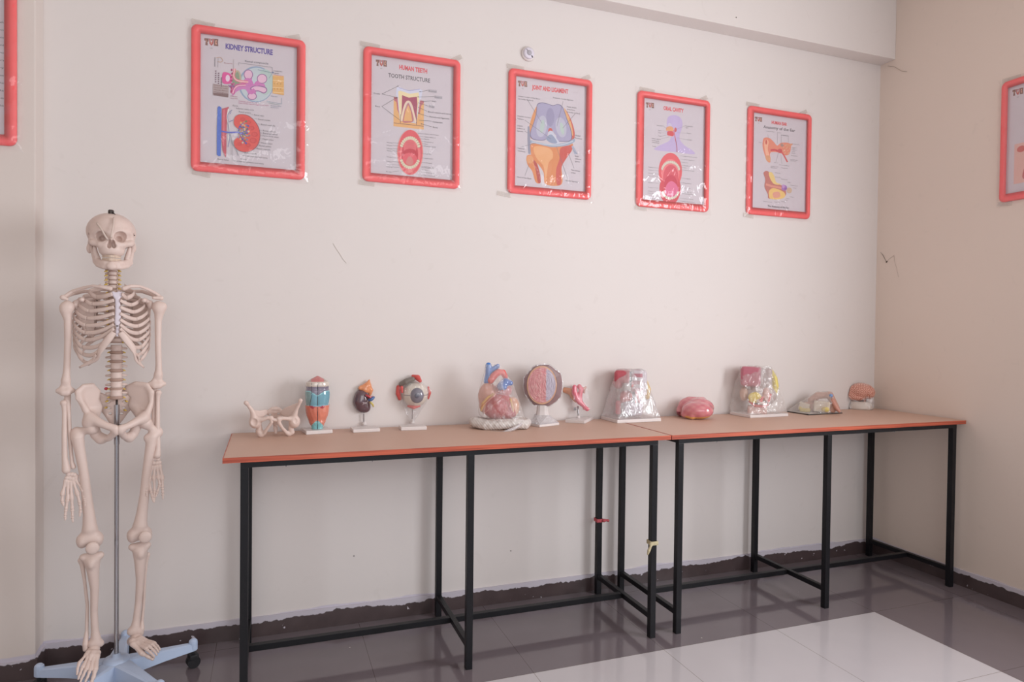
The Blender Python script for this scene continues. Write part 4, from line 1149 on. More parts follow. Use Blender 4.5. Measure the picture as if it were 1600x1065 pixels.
# 4 --- eyeball wrapped in film
q = onZ(645.5, 665.8, .9); f = Fr(q[0], q[1], .9); L = f.L; sm = (f.sh + f.sv) / 2
t = empty('eye_model', tuple(f.O), f.rz, 'large white eyeball model with grey iris on a rod, wrapped in clear film', 'anatomy model')
o, c0, ang, wd, cs = base_box(f, ((626.6, 672.8), (667, 671.4)), .016, t, M_white, depth=.075)
def P(x, y, d=0.0): return L(610 + x / 10.14, 575 + y / 10.14, d)
R_ = lambda p: p / 10.14 * sm
MB().lathe((P(355, 0)[0], 0, .0162), [(.012, 0), (.010, .004), (.0065, .008), (.0065, .016), (.004, .018)], 20).build('socket', M_white, t, True)
MB().tube([(P(350, 0)[0], 0, .02), P(350, 640)], .0024, 10).build('rod', M_steel, t)
ec = P(395, 412); er = R_(200)
s = SDF(.002); s.E(ec, (er, er, er), 0)
RED = (214, 84, 82)
def ecol(V, cols):
    for i, v in enumerate(V):
        xp = (v[0] - P(0, 0)[0]) / f.sh * 10.14; yp = -(v[2] - P(0, 0)[2]) / f.sv * 10.14
        if abs(yp - 412) < 4.5 and abs(xp - 415) < 205 and v[1] < ec[1]: cols[i] = lin((120, 110, 108))
    return cols
eo = s.build('eyeball', .0016, M_model, t, colors=[(222, 212, 198)], colfun=ecol)
ic = P(420, 415, 0); fy = ec[1] - math.sqrt(max(0, er ** 2 - R_(108) ** 2))
MB().lathe((ic[0], fy - .001, ic[2]), [(R_(108), 0), (R_(103), .004), (R_(85), .010), (R_(60), .014), (R_(30), .0165), (R_(4), .017)], 36, axis='y', sy=1.12).build('iris', mat('iris_grey', (126, 124, 136), .15, coat=1), eo, True)
MB().lathe((ic[0], fy - .0155, ic[2]), [(R_(36), 0), (R_(36), .0025), (R_(25), .0035)], 28, axis='y').build('pupil', mat('pupil_grey', (96, 96, 110), .1, coat=1), eo, True)
M_mus = mat('muscle_red', (216, 92, 88), .35, var=.25, vscale=90, bump=.5, bscale=260); M_gry = mat('muscle_grey', (128, 120, 114), .4, var=.2, vscale=60)
def patch(name, pts, r_, m_, flat=.4):
    o = MB().tube(catmull(pts, 5), r_, 10, flat=flat, up=(0, 0, 1)).build(name, m_, t, True)
s = SDF(.003); s.chain([P(130, 300, .0), P(125, 400, .006), P(150, 480, .004)], [R_(36), R_(40), R_(30)]); s.chain([P(180, 300, .03), P(185, 380, .03)], [R_(22), R_(18)]); s.build('muscle', .0018, M_mus, t)
s = SDF(.003); s.chain([P(360, 130, .0), P(430, 150, .010), P(470, 200, .03)], [R_(30), R_(46), R_(28)]); s.build('muscle', .0018, M_mus, t)
s = SDF(.003); s.chain([P(280, 600, .02), P(370, 620, .028), P(460, 598, .02)], [R_(16), R_(30), R_(16)]); s.build('muscle', .0018, M_mus, t)
s = SDF(.003); s.chain([P(600, 300, .0), P(622, 390, .006), P(600, 480, .0)], [R_(14), R_(24), R_(14)]); s.build('muscle', .0018, M_mus, t)
s = SDF(.003); s.chain([P(175, 250, .012), P(250, 215, .018), P(350, 175, .02)], [R_(40), R_(52), R_(40)]); s.build('tendon_band', .0018, M_gry, t)
pts = []
for a in range(16):
    for b_ in (-.7, 0, .7):
        an = 2 * math.pi * a / 16; rr_ = er * 1.10 * math.cos(b_ * 1.0)
        pts.append((ec[0] + rr_ * math.cos(an), ec[1] + rr_ * math.sin(an), ec[2] + er * 1.12 * math.sin(b_)))
pts += [P(370, 95, 0), P(105, 300, .0), P(105, 480, 0), P(660, 350, 0), P(180, 190, .01), P(345, 865, .010), P(365, 865, -.010), P(340, 865, -.01)]
hull_film('film_wrap', pts, M_film, t, .012, .001, 3)

# 5 --- heart in its bag on a white dish
q = onZ(778, 668, .9); f = Fr(q[0], q[1], .9); L = f.L; sm = (f.sh + f.sv) / 2
t = empty('heart_model', tuple(f.O), f.rz, 'red heart model with blue vessels in a clear bag on a round white base', 'anatomy model')
def P(x, y, d=0.0): return L(720 + x / 8.517, 560 + y / 8.517, d)
R_ = lambda p: p / 8.517 * sm
# crumpled bag of white plastic rolled round the base
s = SDF(.008)
ring = [P(175, 800, .0), P(200, 850, .055), P(330, 895, .085), P(520, 915, .095), P(700, 905, .085), P(850, 885, .05), P(880, 870, .0), P(800, 800, -.05), P(520, 790, -.07), P(250, 790, -.05), P(175, 800, .0)]
ring = [np.array([p[0], p[1] * .72, .026 + .004 * math.sin(i * 2.1)]) for i, p in enumerate(ring)]
s.chain(ring, [.022, .023, .025, .024, .022, .023, .020, .02, .02, .02, .022])
s.B((P(530, 0)[0], 0, .014), (.085, .055, .013), .006)
nz1 = lambda G: .0016 * np.sin(G[:, 0] * 210 + 3 * np.sin(G[:, 1] * 90)) * np.sin(G[:, 2] * 160 + G[:, 1] * 130) + .0008 * np.sin(G[:, 0] * 500 + G[:, 2] * 420)
s.build('rolled_bag_base', .0028, mat('white_plastic_bag', (214, 208, 204), .28, var=.06, vscale=30, bump=.4, bscale=60), t, noise=nz1)
s = SDF(.004); s.chain([P(810, 870, .085), P(700, 935, .10), P(560, 985, .11), P(430, 1000, .10)], [.006, .008, .006, .004])
s.chain([P(430, 1000, .10), P(400, 985, .095)], [.004, .003])
oo = s.build('bag_tail', .002, M_filmw, t)
s = SDF(.010)
s.E(P(500, 640, .0), (R_(200), R_(170), R_(165)), 0, Matrix.Rotation(-.35, 3, 'Y'))
s.E(P(600, 690, .0), (R_(150), R_(130), R_(120)), 4)
s.E(P(350, 470, .0), (R_(115), R_(110), R_(160)), 1, Matrix.Rotation(.25, 3, 'Y'))
s.E(P(330, 620, -.0), (R_(85), R_(90), R_(110)), 1)
s.E(P(560, 420, -.01), (R_(120), R_(100), R_(100)), 3)
s.E(P(690, 640, -.0), (R_(90), R_(90), R_(130)), 2)
ho = s.build('heart', .0026, M_model, t, colors=[(188, 62, 74), (214, 156, 140), (214, 160, 130), (190, 120, 128), (176, 44, 60)])
s = SDF(.006)
s.chain([P(368, 90), P(372, 200), P(345, 300)], [R_(40), R_(44), R_(42)], 0); s.chain([P(372, 170), P(430, 140), P(490, 100)], [R_(38), R_(34), R_(30)], 0)
s.build('vena_cava', .002, M_gloss, t, colors=[(52, 120, 200)])
s = SDF(.006)
s.chain([P(400, 290, .01), P(440, 230, .01), P(500, 180, .005), P(560, 185, 0), P(590, 240, -.01)], [R_(44), R_(48), R_(44), R_(42), R_(38)], 0)
s.build('aorta', .002, M_gloss, t, colors=[(226, 74, 66)])
s = SDF(.006)
s.chain([P(540, 370, .03), P(590, 320, .02), P(660, 325, .01)], [R_(60), R_(62), R_(36)], 0); s.E(P(570, 385, .04), (R_(45), R_(30), R_(38)), 0)
s.build('pulmonary_artery', .002, M_gloss, t, colors=[(112, 134, 184)])
s = SDF(.003)
for pts_, r_ in (([(270, 690, .055), (300, 600, .06), (360, 520, .062), (430, 480, .06)], [.004, .009, .006, .008]), ([(660, 540, .055), (680, 620, .05), (700, 700, .05)], [.005, .005, .004])):
    s.chain([P(*p) for p in pts_], r_)
s.build('fat_strip', .002, mat('fat_cream', (216, 178, 130), .35), ho)
cv = MB()
for line in ([(270, 640, .07), (360, 550, .07), (480, 450, .066), (560, 420, .06)], [(300, 740, .07), (400, 650, .078), (520, 540, .078), (580, 500, .07)], [(520, 800, .075), (600, 700, .07), (640, 560, .06)]):
    cv.tube(catmull([P(*p) for p in line], 5), .0014, 6)
cv.build('coronary_vessels', mat('coronary', (196, 120, 110), .3), ho, True)
pts = [P(330, 75, .02), P(410, 65, .02), P(510, 80, .02), P(330, 75, -.02), P(600, 190, .01), P(690, 310, .0), P(230, 480, .03), P(225, 700, .04), P(230, 480, -.03), P(450, 560, .085), P(560, 700, .10), P(480, 830, .10), P(300, 790, .08), P(230, 720, .03),
       P(870, 835, .03), P(860, 845, .06), P(750, 845, .08), P(720, 520, .01), P(820, 700, .0), P(850, 820, -.04), P(240, 760, -.05), P(600, 800, -.06), P(500, 400, -.06)]
hull_film('clear_bag', pts, film('heart_bag_film', haze=.16, gloss=.10, bump=.9, scale=(40, 40, 22), tint=(.9, .86, .84)), t, .014, .003, 5)

# 6 --- round disc-shaped section on a pedestal, all in milky film
q = onZ(853, 662.5, .9); f = Fr(q[0], q[1], .9); L = f.L; sm = (f.sh + f.sv) / 2
t = empty('disc_section_model', tuple(f.O), f.rz, 'round pink and mauve section model on a white pedestal, tightly wrapped in film', 'anatomy model')
o, c0, ang, wd, cs = base_box(f, ((843, 667.5), (873.8, 664.0)), .012, t, M_white, depth=.085)
def P(x, y, d=0.0): return L(810 + x / 9.26, 560 + y / 9.26, d)
R_ = lambda p: p / 9.26 * sm
dc = P(360, 385, 0)
V = []; Fc = []; 
nR = 17
prm = [(290 + (6 if k % 2 else -8) + 5 * math.sin(k * 1.9)) for k in range(nR)]
def dring(sc_, y):
    return [(dc[0] + prm[k] * sc_ / 9.26 * f.sh * math.cos(2 * math.pi * k / nR + .2), dc[1] + y, dc[2] + prm[k] * sc_ * 1.06 / 9.26 * f.sv * math.sin(2 * math.pi * k / nR + .2)) for k in range(nR)]
m_ = MB()
rings = [dring(.72, -.030), dring(.93, -.026), dring(1.0, -.016), dring(1.0, .022), dring(.9, .032)]
for rg in rings: V += rg
for i in range(len(rings) - 1):
    for k in range(nR):
        a, b_ = i * nR + k, i * nR + (k + 1) % nR
        Fc.append((b_, a, a + nR, b_ + nR))
Fc.append(tuple(range(nR))); Fc.append(tuple(reversed(range((len(rings) - 1) * nR, len(rings) * nR))))
do = mesh_obj('disc', V, Fc, mat('disc_mauve', (150, 122, 124), .25, var=.12, vscale=30, coat=.4), t)
from mathutils import noise as mnoise
def stk(a, b_): return min(1, max(0, .5 + .9 * mnoise.noise(Vector((a, b_, 3.3)))))
# inner face: pink folded left half, right half paler, the film's highlight painted in
V = []; Fc = []; cols = []
g = 70
for i in range(g + 1):
    for k in range(60):
        a = 2 * math.pi * k / 60; r_ = i / g
        x = -20 + 215 * r_ * math.cos(a); z = 10 + 275 * r_ * math.sin(a)
        rel = .0022 * stk(x * .20 + 4 * math.sin(z * .013), z * .02)
        V.append((dc[0] + x / 9.26 * f.sh, dc[1] - .0335 - rel - .006 * (1 - r_ ** 2), dc[2] + z / 9.26 * f.sv))
        edge = r_ > .92
        if edge: c = (216, 170, 140)
        elif x < 40:
            w2 = stk(x * .20 + 4 * math.sin(z * .013), z * .02); c = (206 + 18 * w2, 128 + 52 * w2, 134 + 44 * w2)
        else:
            w2 = stk(x * .22, z * .025 + 9); c = (172 + 40 * w2, 164 + 40 * w2, 182 + 36 * w2)
        cols.append(lin(c))
for i in range(g):
    for k in range(60):
        a, b_ = i * 60 + k, i * 60 + (k + 1) % 60
        Fc.append((a, b_, b_ + 60, a + 60))
mesh_obj('section_face', V, Fc, M_model, do, True, None, cols)
V = []
pd = MB()
st_ = [(P(340, 960, 0)[2], .062, .042), (P(0, 900)[2], .046, .034), (P(0, 830)[2], .034, .028), (P(0, 740)[2], .028, .026), (P(0, 660)[2], .028, .026)]
nn = 12; V = []; Fc = []
for (z, rx, ry) in st_:
    for k in range(nn):
        a = 2 * math.pi * k / nn + .26
        V.append((P(345, 800)[0] + rx * math.copysign(abs(math.cos(a)) ** .7, math.cos(a)), .002 + ry * math.copysign(abs(math.sin(a)) ** .7, math.sin(a)), max(z, .0125)))
for i in range(len(st_) - 1):
    for k in range(nn):
        a, b_ = i * nn + k, i * nn + (k + 1) % nn; Fc.append((a, b_, b_ + nn, a + nn))
Fc.append(tuple(reversed(range(nn)))); Fc.append(tuple(range((len(st_) - 1) * nn, len(st_) * nn)))
mesh_obj('pedestal', V, Fc, M_white, t)
pts = [(dc[0] + (v[0] - dc[0]) * 1.03, v[1] * 1.2, dc[2] + (v[2] - dc[2]) * 1.03) for rg in (rings[2], rings[3]) for v in rg]
hull_film('film_wrap', pts, film('disc_film', haze=.14, gloss=.30, bump=.8, scale=(90, 90, 10), tint=(.85, .84, .9), rough=.2), t, .010, .0015, 7)
pts = [(c[0], c[1], .013) for c in cs] + [(P(345, 0)[0] + sx * .034, sy * .032, P(0, z_)[2]) for sx in (-1, 1) for sy in (-1, 1) for z_ in (840, 690)]
nb = [(c[0], c[1], .0125) for c in cs]
hull_film('pedestal_film', nb + [(P(345, 0)[0] + sx * .031, sy * .030, P(0, 800)[2]) for sx in (-1, 1) for sy in (-1, 1)], M_filmw, t, .012, .002, 9)

# 7 --- small stomach-like model on a tilted-away base
q = onZ(903, 656.5, .9); f = Fr(q[0], q[1], .9); L = f.L; sm = (f.sh + f.sv) / 2
t = empty('stomach_model', tuple(f.O), f.rz, 'small pink and orange stomach-shaped model on a white base, right of the wrapped disc', 'anatomy model')
def P(x, y, d=0.0): return L(860 + x / 13.31, 590 + y / 13.31, d)
R_ = lambda p: p / 13.31 * sm
A, B_ = f.loc(onZ(913.3, 661.9, .9)), f.loc(onZ(927.3, 655.3, .9)); 
ex = B_ - A; ang = math.atan2(ex[1], ex[0]); wl = math.hypot(ex[0], ex[1])
dl = .10
cc = (A + B_) / 2 + np.array([math.cos(ang + math.pi / 2), math.sin(ang + math.pi / 2), 0]) * dl / 2
MB().obox((cc[0], cc[1], .0078), (wl / 2, dl / 2, .0075), rotz(ang), 0, .002).build('base', M_white, t)
MB().lathe((P(592, 0)[0], cc[1] * .6, .0155), [(.010, 0), (.008, .006), (.005, .012)], 18).build('socket', M_white, t, True)
MB().tube([(P(592, 0)[0], cc[1] * .6, .024), P(570, 700), P(572, 590)], [.003, .003, .0045], 10).build('rod', M_steel, t, True)
MB().obox(P(515, 645, .0), (.006, .0015, .008)).build('metal_clip', M_steel, t)
s = SDF(.005)
s.chain([P(500, 190, .012), P(500, 300, .014), P(540, 420, .012), P(600, 500, .008)], [R_(50), R_(58), R_(60), R_(50)], 0)
s.chain([P(600, 180, .0), P(640, 240, .0), P(610, 360, .004), P(610, 480, .006)], [R_(48), R_(50), R_(54), R_(52)], 0)
s.chain([P(610, 500, .006), P(700, 590, .004), P(760, 650, .002)], [R_(58), R_(40), R_(44)], 0); s.chain([P(700, 640, .004), P(800, 650, .002)], [R_(28), R_(22)], 1)
s.build('stomach', .0016, M_gloss, t, colors=[(224, 112, 130), (232, 156, 156)])
s = SDF(.004)
s.chain([P(290, 250, -.01), P(360, 270, -.01), P(440, 290, -.01), P(470, 380, -.01), P(530, 480, -.01)], [R_(58), R_(66), R_(80), R_(60), R_(36)], 0)
s.build('liver_lobe', .0018, M_model, t, colors=[(222, 158, 124)])
s = SDF(.003); s.chain([P(690, 230, -.012), P(740, 190, -.014)], [R_(40), R_(16)]); s.chain([P(690, 230, -.012), P(700, 310, -.014)], [R_(40), R_(20)])
s.build('spleen', .0018, M_model, t, colors=[(206, 160, 150)])
pts = [P(280, 190), P(300, 320), P(420, 160, .02), P(600, 130, .02), P(770, 180), P(740, 300, 0), P(840, 650, .01), P(700, 700, .01), P(560, 760, 0), P(480, 600, .0), P(560, 160, -.04), P(500, 500, -.03), P(480, 440, .03), P(580, 500, .035)]
hull_film('film_wrap', pts, film('thin_film', haze=.05, gloss=.06, bump=.7, scale=(60, 60, 30)), t, .012, .002, 11)

# 8 --- large wrapped head section on a white slab
A, B_ = onZ(964.5, 661.3, .9), onZ(1033, 658.2, .9)
q = (A + B_) / 2 + np.array([0.0, .085, 0]); f = Fr(q[0], q[1], .9); L = f.L; sm = (f.sh + f.sv) / 2
t = empty('head_section_model', tuple(f.O), f.rz, 'large red and white head section model under silvery film on a white slab', 'anatomy model')
o, c0, ang, wd, cs = base_box(f, ((964.5, 661.3), (1033, 658.2)), .017, t, M_white, depth=.168)
def P(x, y, d=0.0): return L(920 + x / 10.14, 565 + y / 10.14, d)
R_ = lambda p: p / 10.14 * sm
s = SDF(.006)
s.B(P(540, 230, .0), (R_(135), .055, R_(105)), .02, 0)
s.E(P(470, 320, .0), (R_(90), .050, R_(110)), 0)
s.E(P(600, 560, .0), (R_(110), .045, R_(120)), 1)
s.B(P(760, 330, .0), (R_(90), .050, R_(210)), .015, 2)
s.chain([P(900, 330, .0), P(930, 440, .0), P(925, 560, -.0)], [R_(40), R_(52), R_(36)], 3)
s.B(P(860, 330, -.01), (R_(60), .045, R_(205)), .02, 2)
s.E(P(680, 360, .058), (R_(32), .008, R_(48)), 4)
s.B(P(470, 720, .0), (R_(45), .03, R_(110)), .01, 5)
s.B(P(700, 720, .0), (R_(150), .045, R_(130)), .02, 6)
s.chain([P(660, 520, .055), P(740, 640, .062)], [R_(26), R_(16)], 1); s.chain([P(740, 470, .055), P(800, 640, .062)], [R_(26), R_(14)], 5)
def hc(V, cols):
    for i, v in enumerate(V):
        xp = (v[0] - P(0, 0)[0]) / f.sh * 10.14; yp = -(v[2] - P(0, 0)[2]) / f.sv * 10.14
        if 655 < xp < 690 and 130 < yp < 420 and v[1] < 0: cols[i] = lin((96, 96, 104))
        if 690 < xp < 860 and yp < 460 and (int(yp / 55) % 2) and v[1] < 0: cols[i] = lin((186, 130, 140))
        if 700 < xp < 745 and 440 < yp < 620: cols[i] = lin((110, 104, 120))
    return cols
s.build('head_section', .0026, M_model, t, colors=[(188, 84, 96), (206, 84, 88), (206, 198, 204), (222, 186, 96), (214, 86, 92), (206, 120, 130), (196, 186, 200)], colfun=hc)
pts = [P(440, 112, .03), P(440, 112, -.04), P(850, 112, .03), P(850, 112, -.04), P(650, 108, .05), P(365, 350, .03), P(365, 350, -.04), P(960, 420, .02), P(960, 420, -.04), P(385, 480, .05), P(520, 850, .075), P(850, 840, .08), P(985, 650, .02), P(700, 450, .07), P(850, 420, .06)]
pts += [(c[0] * .985, c[1], .018) for c in cs]
hull_film('film_wrap', pts, film('silvery_film', haze=.26, gloss=.15, bump=.55, scale=(30, 30, 9), tint=(.88, .86, .88), rough=.16), t, .012, .0028, 13, True)

# 9 --- pink lung/liver lobes
q = onZ(1087, 653.5, .9); f = Fr(q[0], q[1], .9); L = f.L; sm = (f.sh + f.sv) / 2
t = empty('liver_model', tuple(f.O), f.rz, 'shiny pink two-lobed liver model with an orange lower edge, lying without a base', 'anatomy model')
def P(x, y, d=0.0): return L(1050 + x / 8.42, 565 + y / 8.42, d)
R_ = lambda p: p / 8.42 * sm
s = SDF(.012)
s.E(P(335, 640, .02), (R_(205), .060, R_(118)), 0); s.E(P(360, 600, -.02), (R_(190), .055, R_(128)), 0)
s.E(P(230, 580, -.045), (R_(150), .045, R_(120)), 0); s.E(P(110, 645, -.05), (R_(58), .035, R_(75)), 0); s.chain([P(240, 520, -.045), P(400, 520, -.045)], [R_(62), R_(60)], 0)
s.K(P(160, 690, .03), P(260, 720, .055), R_(40), R_(40), 0)
s.cut('B', (0, 0, -.05), (.5, .5, .0505), .001)
zb1 = P(0, 700)[2]
def vc(V, cols):
    zt_ = lambda x: .012 + .0
    for i, v in enumerate(V):
        xp = (v[0] - P(0, 0)[0]) / f.sh * 8.42; z = v[2]
        n_ = .5 + .5 * math.sin(v[0] * 130) * math.sin(v[2] * 160 + v[1] * 90)
        cols[i] = lin((206 + 10 * n_, 116 + 26 * n_, 128 + 16 * n_))
        if v[1] < -.015 and xp > 190:
            if z < .019 - .004 * math.sin((xp - 200) * .012) and z > .004: cols[i] = lin((224, 164, 90))
            elif z <= .004: cols[i] = lin((150, 60, 70))
        if xp < 120 and z < .03: cols[i] = lin((140, 52, 74))
    return cols
s.build('liver', .0024, M_gloss, t, colors=[(212, 124, 136)], colfun=vc)

# 10 --- pelvic section on a white slab under a loose bag
A, B_ = onZ(1172.3, 653.0, .9), onZ(1231.8, 650.2, .9)
q = (A + B_) / 2 + np.array([-.02, .085, 0]); f = Fr(q[0], q[1], .9); L = f.L; sm = (f.sh + f.sv) / 2
t = empty('torso_section_model', tuple(f.O), f.rz, 'mauve and yellow lower torso section model in a loose clear bag on a white slab', 'anatomy model')
o, c0, ang, wd, cs = base_box(f, ((1172.3, 653.0), (1231.8, 650.2)), .016, t, M_white, depth=.165)
def P(x, y, d=0.0): return L(1050 + x / 8.42, 565 + y / 8.42, d)
R_ = lambda p: p / 8.42 * sm
s = SDF(.006)
s.B(P(1040, 190, .0), (R_(135), .05, R_(135)), .02, 0)
s.B(P(1220, 230, .0), (R_(90), .045, R_(160)), .02, 1)
s.E(P(1180, 430, .0), (R_(190), .048, R_(155)), 1)
s.chain([P(1310, 130, .0), P(1352, 220, .0), P(1362, 330, .0), P(1330, 440, .0), P(1290, 510, .0)], [R_(26), R_(34), R_(40), R_(42), R_(34)], 2)
s.E(P(1090, 470, .045), (R_(85), .012, R_(72)), 3)
s.chain([P(1020, 520, .040), P(1090, 575, .04), P(1200, 582, .038), P(1260, 560, .034)], [R_(15), R_(18), R_(18), R_(14)], 4)
s.chain([P(1140, 520, .055), P(1200, 550, .054), P(1240, 552, .05)], [R_(24), R_(24), R_(16)], 5)
s.chain([P(1170, 510, .06), P(1190, 470, .056)], [R_(20), R_(14)], 4); s.chain([P(1270, 520, .045), P(1300, 430, .045)], [R_(16), R_(12)], 4)
s.E(P(1240, 430, .045), (R_(45), .012, R_(90)), 6)
s.B(P(1120, 630, .0), (R_(125), .035, R_(60)), .01, 6)
s.E(P(950, 420, .0), (R_(60), .035, R_(100)), 7)
s.build('torso_section', .0028, M_model, t, colors=[(190, 112, 128), (184, 170, 168), (220, 202, 96), (228, 204, 70), (214, 62, 58), (226, 214, 206), (214, 176, 168), (206, 170, 150)])
pts = [P(905, 55, .03), P(905, 55, -.04), P(1290, 55, .03), P(1290, 60, -.04), P(1370, 160, .0), P(1400, 380, .02), P(1390, 560, .05), P(860, 330, .04), P(860, 330, -.05), P(960, 470, .07), P(985, 690, .08), P(1380, 660, .08), P(1180, 50, .045), P(760, 470, -.05)]
pts += [(c[0] * .985, c[1] * .98, .017) for c in cs]
hull_film('clear_bag', pts, film('loose_bag_film', haze=.16, gloss=.10, bump=.8, scale=(25, 25, 8), tint=(.88, .84, .82), rough=.1), t, .016, .005, 17)

# 11 --- tray with wrapped section
A, B_ = onZ(1263.5, 648.6, .9), onZ(1316.5, 645.6, .9)
q = (A + B_) / 2 + np.array([-.01, .085, 0]); f = Fr(q[0], q[1], .9); L = f.L; sm = (f.sh + f.sv) / 2
t = empty('tray_section_model', tuple(f.O), f.rz, 'cream, yellow and pink section model wrapped in film on a flat dark-edged tray', 'anatomy model')
o, c0, ang, wd, cs = base_box(f, ((1263.5, 648.6), (1316.5, 645.6)), .004, t, mat('tray_dark', (58, 54, 52), .4), 'tray', depth=.16)
c2 = MB().obox((c0[0], c0[1], .0055), (wd / 2 - .004, .076, .0015), rotz(ang)).build('tray_lining', mat('tray_grey', (150, 144, 138), .45), t)
def P(x, y, d=0.0): return L(1225 + x / 10.67, 585 + y / 10.67, d)
R_ = lambda p: p / 10.67 * sm
s = SDF(.004)
s.B(P(330, 540, .02), (R_(85), .022, R_(75)), .005, 0, Matrix.Rotation(.25, 3, 'Y')); s.B(P(350, 590, .035), (R_(85), .018, R_(30)), .005, 1)
s.B(P(630, 530, .03), (R_(125), .020, R_(92)), .004, 0, Matrix.Rotation(.06, 3, 'Y'))
s.E(P(690, 580, .052), (R_(58), .006, R_(40)), 1); s.E(P(270, 560, .03), (R_(30), .02, R_(42)), 1)
s.chain([P(450, 430, -.01), P(560, 350, -.01), P(660, 345, -.01), P(760, 340, -.01), P(880, 560, -.01)], [R_(55), R_(62), R_(55), R_(62), R_(48)], 2)
s.B(P(600, 540, -.01), (R_(240), .03, R_(80)), .01, 2)
s.chain([P(810, 430, .02), P(880, 560, .03), P(920, 610, .03)], [R_(36), R_(34), R_(26)], 4)
s.E(P(785, 350, .016), (R_(32), .014, R_(32)), 3)
s.cut('B', (0, 0, -.043), (.5, .5, .05), .001)
s.build('section_pieces', .0022, M_model, t, colors=[(214, 202, 184), (212, 192, 112), (196, 152, 136), (126, 158, 206), (198, 142, 126)])
pts = [P(560, 278, .0), P(800, 280, .0), P(700, 270, -.03), P(260, 440, .03), P(235, 560, .04), P(560, 415, .05), P(760, 430, .05), P(400, 430, -.04), P(850, 380, -.03)] + [(c[0] * .97, c[1] * .97, .0075) for c in cs]
hull_film('film_wrap', pts, film('tray_film', haze=.22, gloss=.12, bump=.8, scale=(30, 30, 14), tint=(.84, .80, .78)), t, .013, .003, 19)

# 12 --- brain on a white stand
q = onZ(1346, 637.0, .9); q[1] = min(q[1], -.085); f = Fr(q[0], q[1], .9); L = f.L; sm = (f.sh + f.sv) / 2
t = empty('brain_model', tuple(f.O), f.rz, 'salmon-pink brain model on a low round white stand near the room corner', 'anatomy model')
def P(x, y, d=0.0): return L(1225 + x / 10.67, 585 + y / 10.67, d)
R_ = lambda p: p / 10.67 * sm
m_ = MB(); z0_ = .0004; zt_ = P(1290, 440)[2]
m_.lathe((P(1275, 0)[0], 0, 0), [(.070, z0_), (.072, .010), (.066, zt_ * .6), (.060, zt_ * .95), (.052, zt_), (.044, zt_ - .006)], 40, sy=.85)
so = m_.build('stand', mat('white_stand_wrapped', (214, 204, 196), .35, bump=.5, bscale=40), t, True)
MB().tube([P(1420, 400, 0), P(1425, 470, 0)], [R_(70), R_(60)], 16).build('stand_collar', M_white, t, True)
s = SDF(.006)
s.E(P(1275, 275, .0), (R_(225), .062, R_(150)), 0); s.E(P(1150, 330, .0), (R_(125), .055, R_(105)), 0); s.E(P(1430, 300, .0), (R_(85), .055, R_(105)), 0)
s.E(P(1210, 375, .01), (R_(150), .050, R_(68)), 0)
s.chain([P(1330, 380, .0), P(1350, 440, .0)], [R_(40), R_(34)], 1)
s.cut('E', P(1385, 412, .04), (R_(42), .03, R_(20)))
def gy(G):
    a = np.sin(G[:, 0] * 260 + 2.2 * np.sin(G[:, 2] * 170 + 1.3 * np.sin(G[:, 1] * 140))) * np.sin(G[:, 2] * 250 + 2.4 * np.sin(G[:, 0] * 150 + G[:, 1] * 110))
    return .0042 * (.78 - np.abs(a) ** .5)
def bc(V, cols):
    a = gy(V)
    k = np.clip((a + .0001) / .0014, 0, 1)[:, None]
    c1 = np.array(lin((234, 184, 166))); c2 = np.array(lin((198, 128, 112)))
    return c1 * (1 - k) + c2 * k
s.build('brain', .0018, M_model, t, colors=[(222, 150, 128), (210, 140, 120)], colfun=bc, noise=gy)
pts = [P(1030, 280), P(1180, 135, .03), P(1400, 135, .03), P(1300, 120, -.04), P(1510, 300, .0), P(1515, 580, .0), P(1030, 580, .0), P(1100, 590, .05), P(1450, 590, .05), P(1050, 380, .05), P(1490, 400, .04), P(1050, 300, -.05), P(1500, 560, -.045), P(1100, 560, -.05), P(1480, 300, -.045)]
hull_film('film_wrap', pts, film('brain_film', haze=.06, gloss=.05, bump=.5, scale=(25, 25, 12)), t, .014, .003, 23)

# keep every model on the table top and clear of the wall
for o in [x for x in bpy.data.objects if x.type == 'EMPTY' and x.get('category') == 'anatomy model']:
    mw = Matrix.Translation(o.location) @ Matrix.Rotation(o.rotation_euler[2], 4, 'Z'); mi = mw.inverted()
    for ch in o.children_recursive:
        if ch.type != 'MESH': continue
        for v in ch.data.vertices:
            if v.co.z < .0004: v.co.z = .0004
            p = mw @ v.co
            if p.y > -.006: p.y = -.006; v.co = mi @ p

# ------------------------------------------------------------------ posters
def hom(src, dst):
    A = []
    for (x, y), (u, v) in zip(src, dst):
        A.append([x, y, 1, 0, 0, 0, -u * x, -u * y]); A.append([0, 0, 0, x, y, 1, -v * x, -v * y])
    b_ = [c for p in dst for c in p]
    h = np.linalg.solve(np.array(A, float), np.array(b_, float)); return np.append(h, 1).reshape(3, 3)

_txt = {}
def glyphs(s_, bold=0.0):
    key = (s_, bold)
    if key in _txt: return _txt[key]
    cu = bpy.data.curves.new('t', 'FONT'); cu.body = s_; cu.resolution_u = 2; cu.offset = bold
    o = bpy.data.objects.new('t', cu); C.objects.link(o)
    dg = bpy.context.evaluated_depsgraph_get()
    me = bpy.data.meshes.new_from_object(o.evaluated_get(dg))
    V = [(v.co.x, v.co.y) for v in me.vertices]; F = [list(p.vertices) for p in me.polygons]
    bpy.data.objects.remove(o); bpy.data.curves.remove(cu); bpy.data.meshes.remove(me)
    if not V: V = [(0, 0)]; F = []
    x0 = min(v[0] for v in V); x1 = max(v[0] for v in V)
    # vertical metrics: baseline 0, capital height ~0.7
    _txt[key] = ([((v[0] - x0) / max(1e-6, x1 - x0), v[1] / .7) for v in V], F, (x1 - x0) / .7)
    return _txt[key]

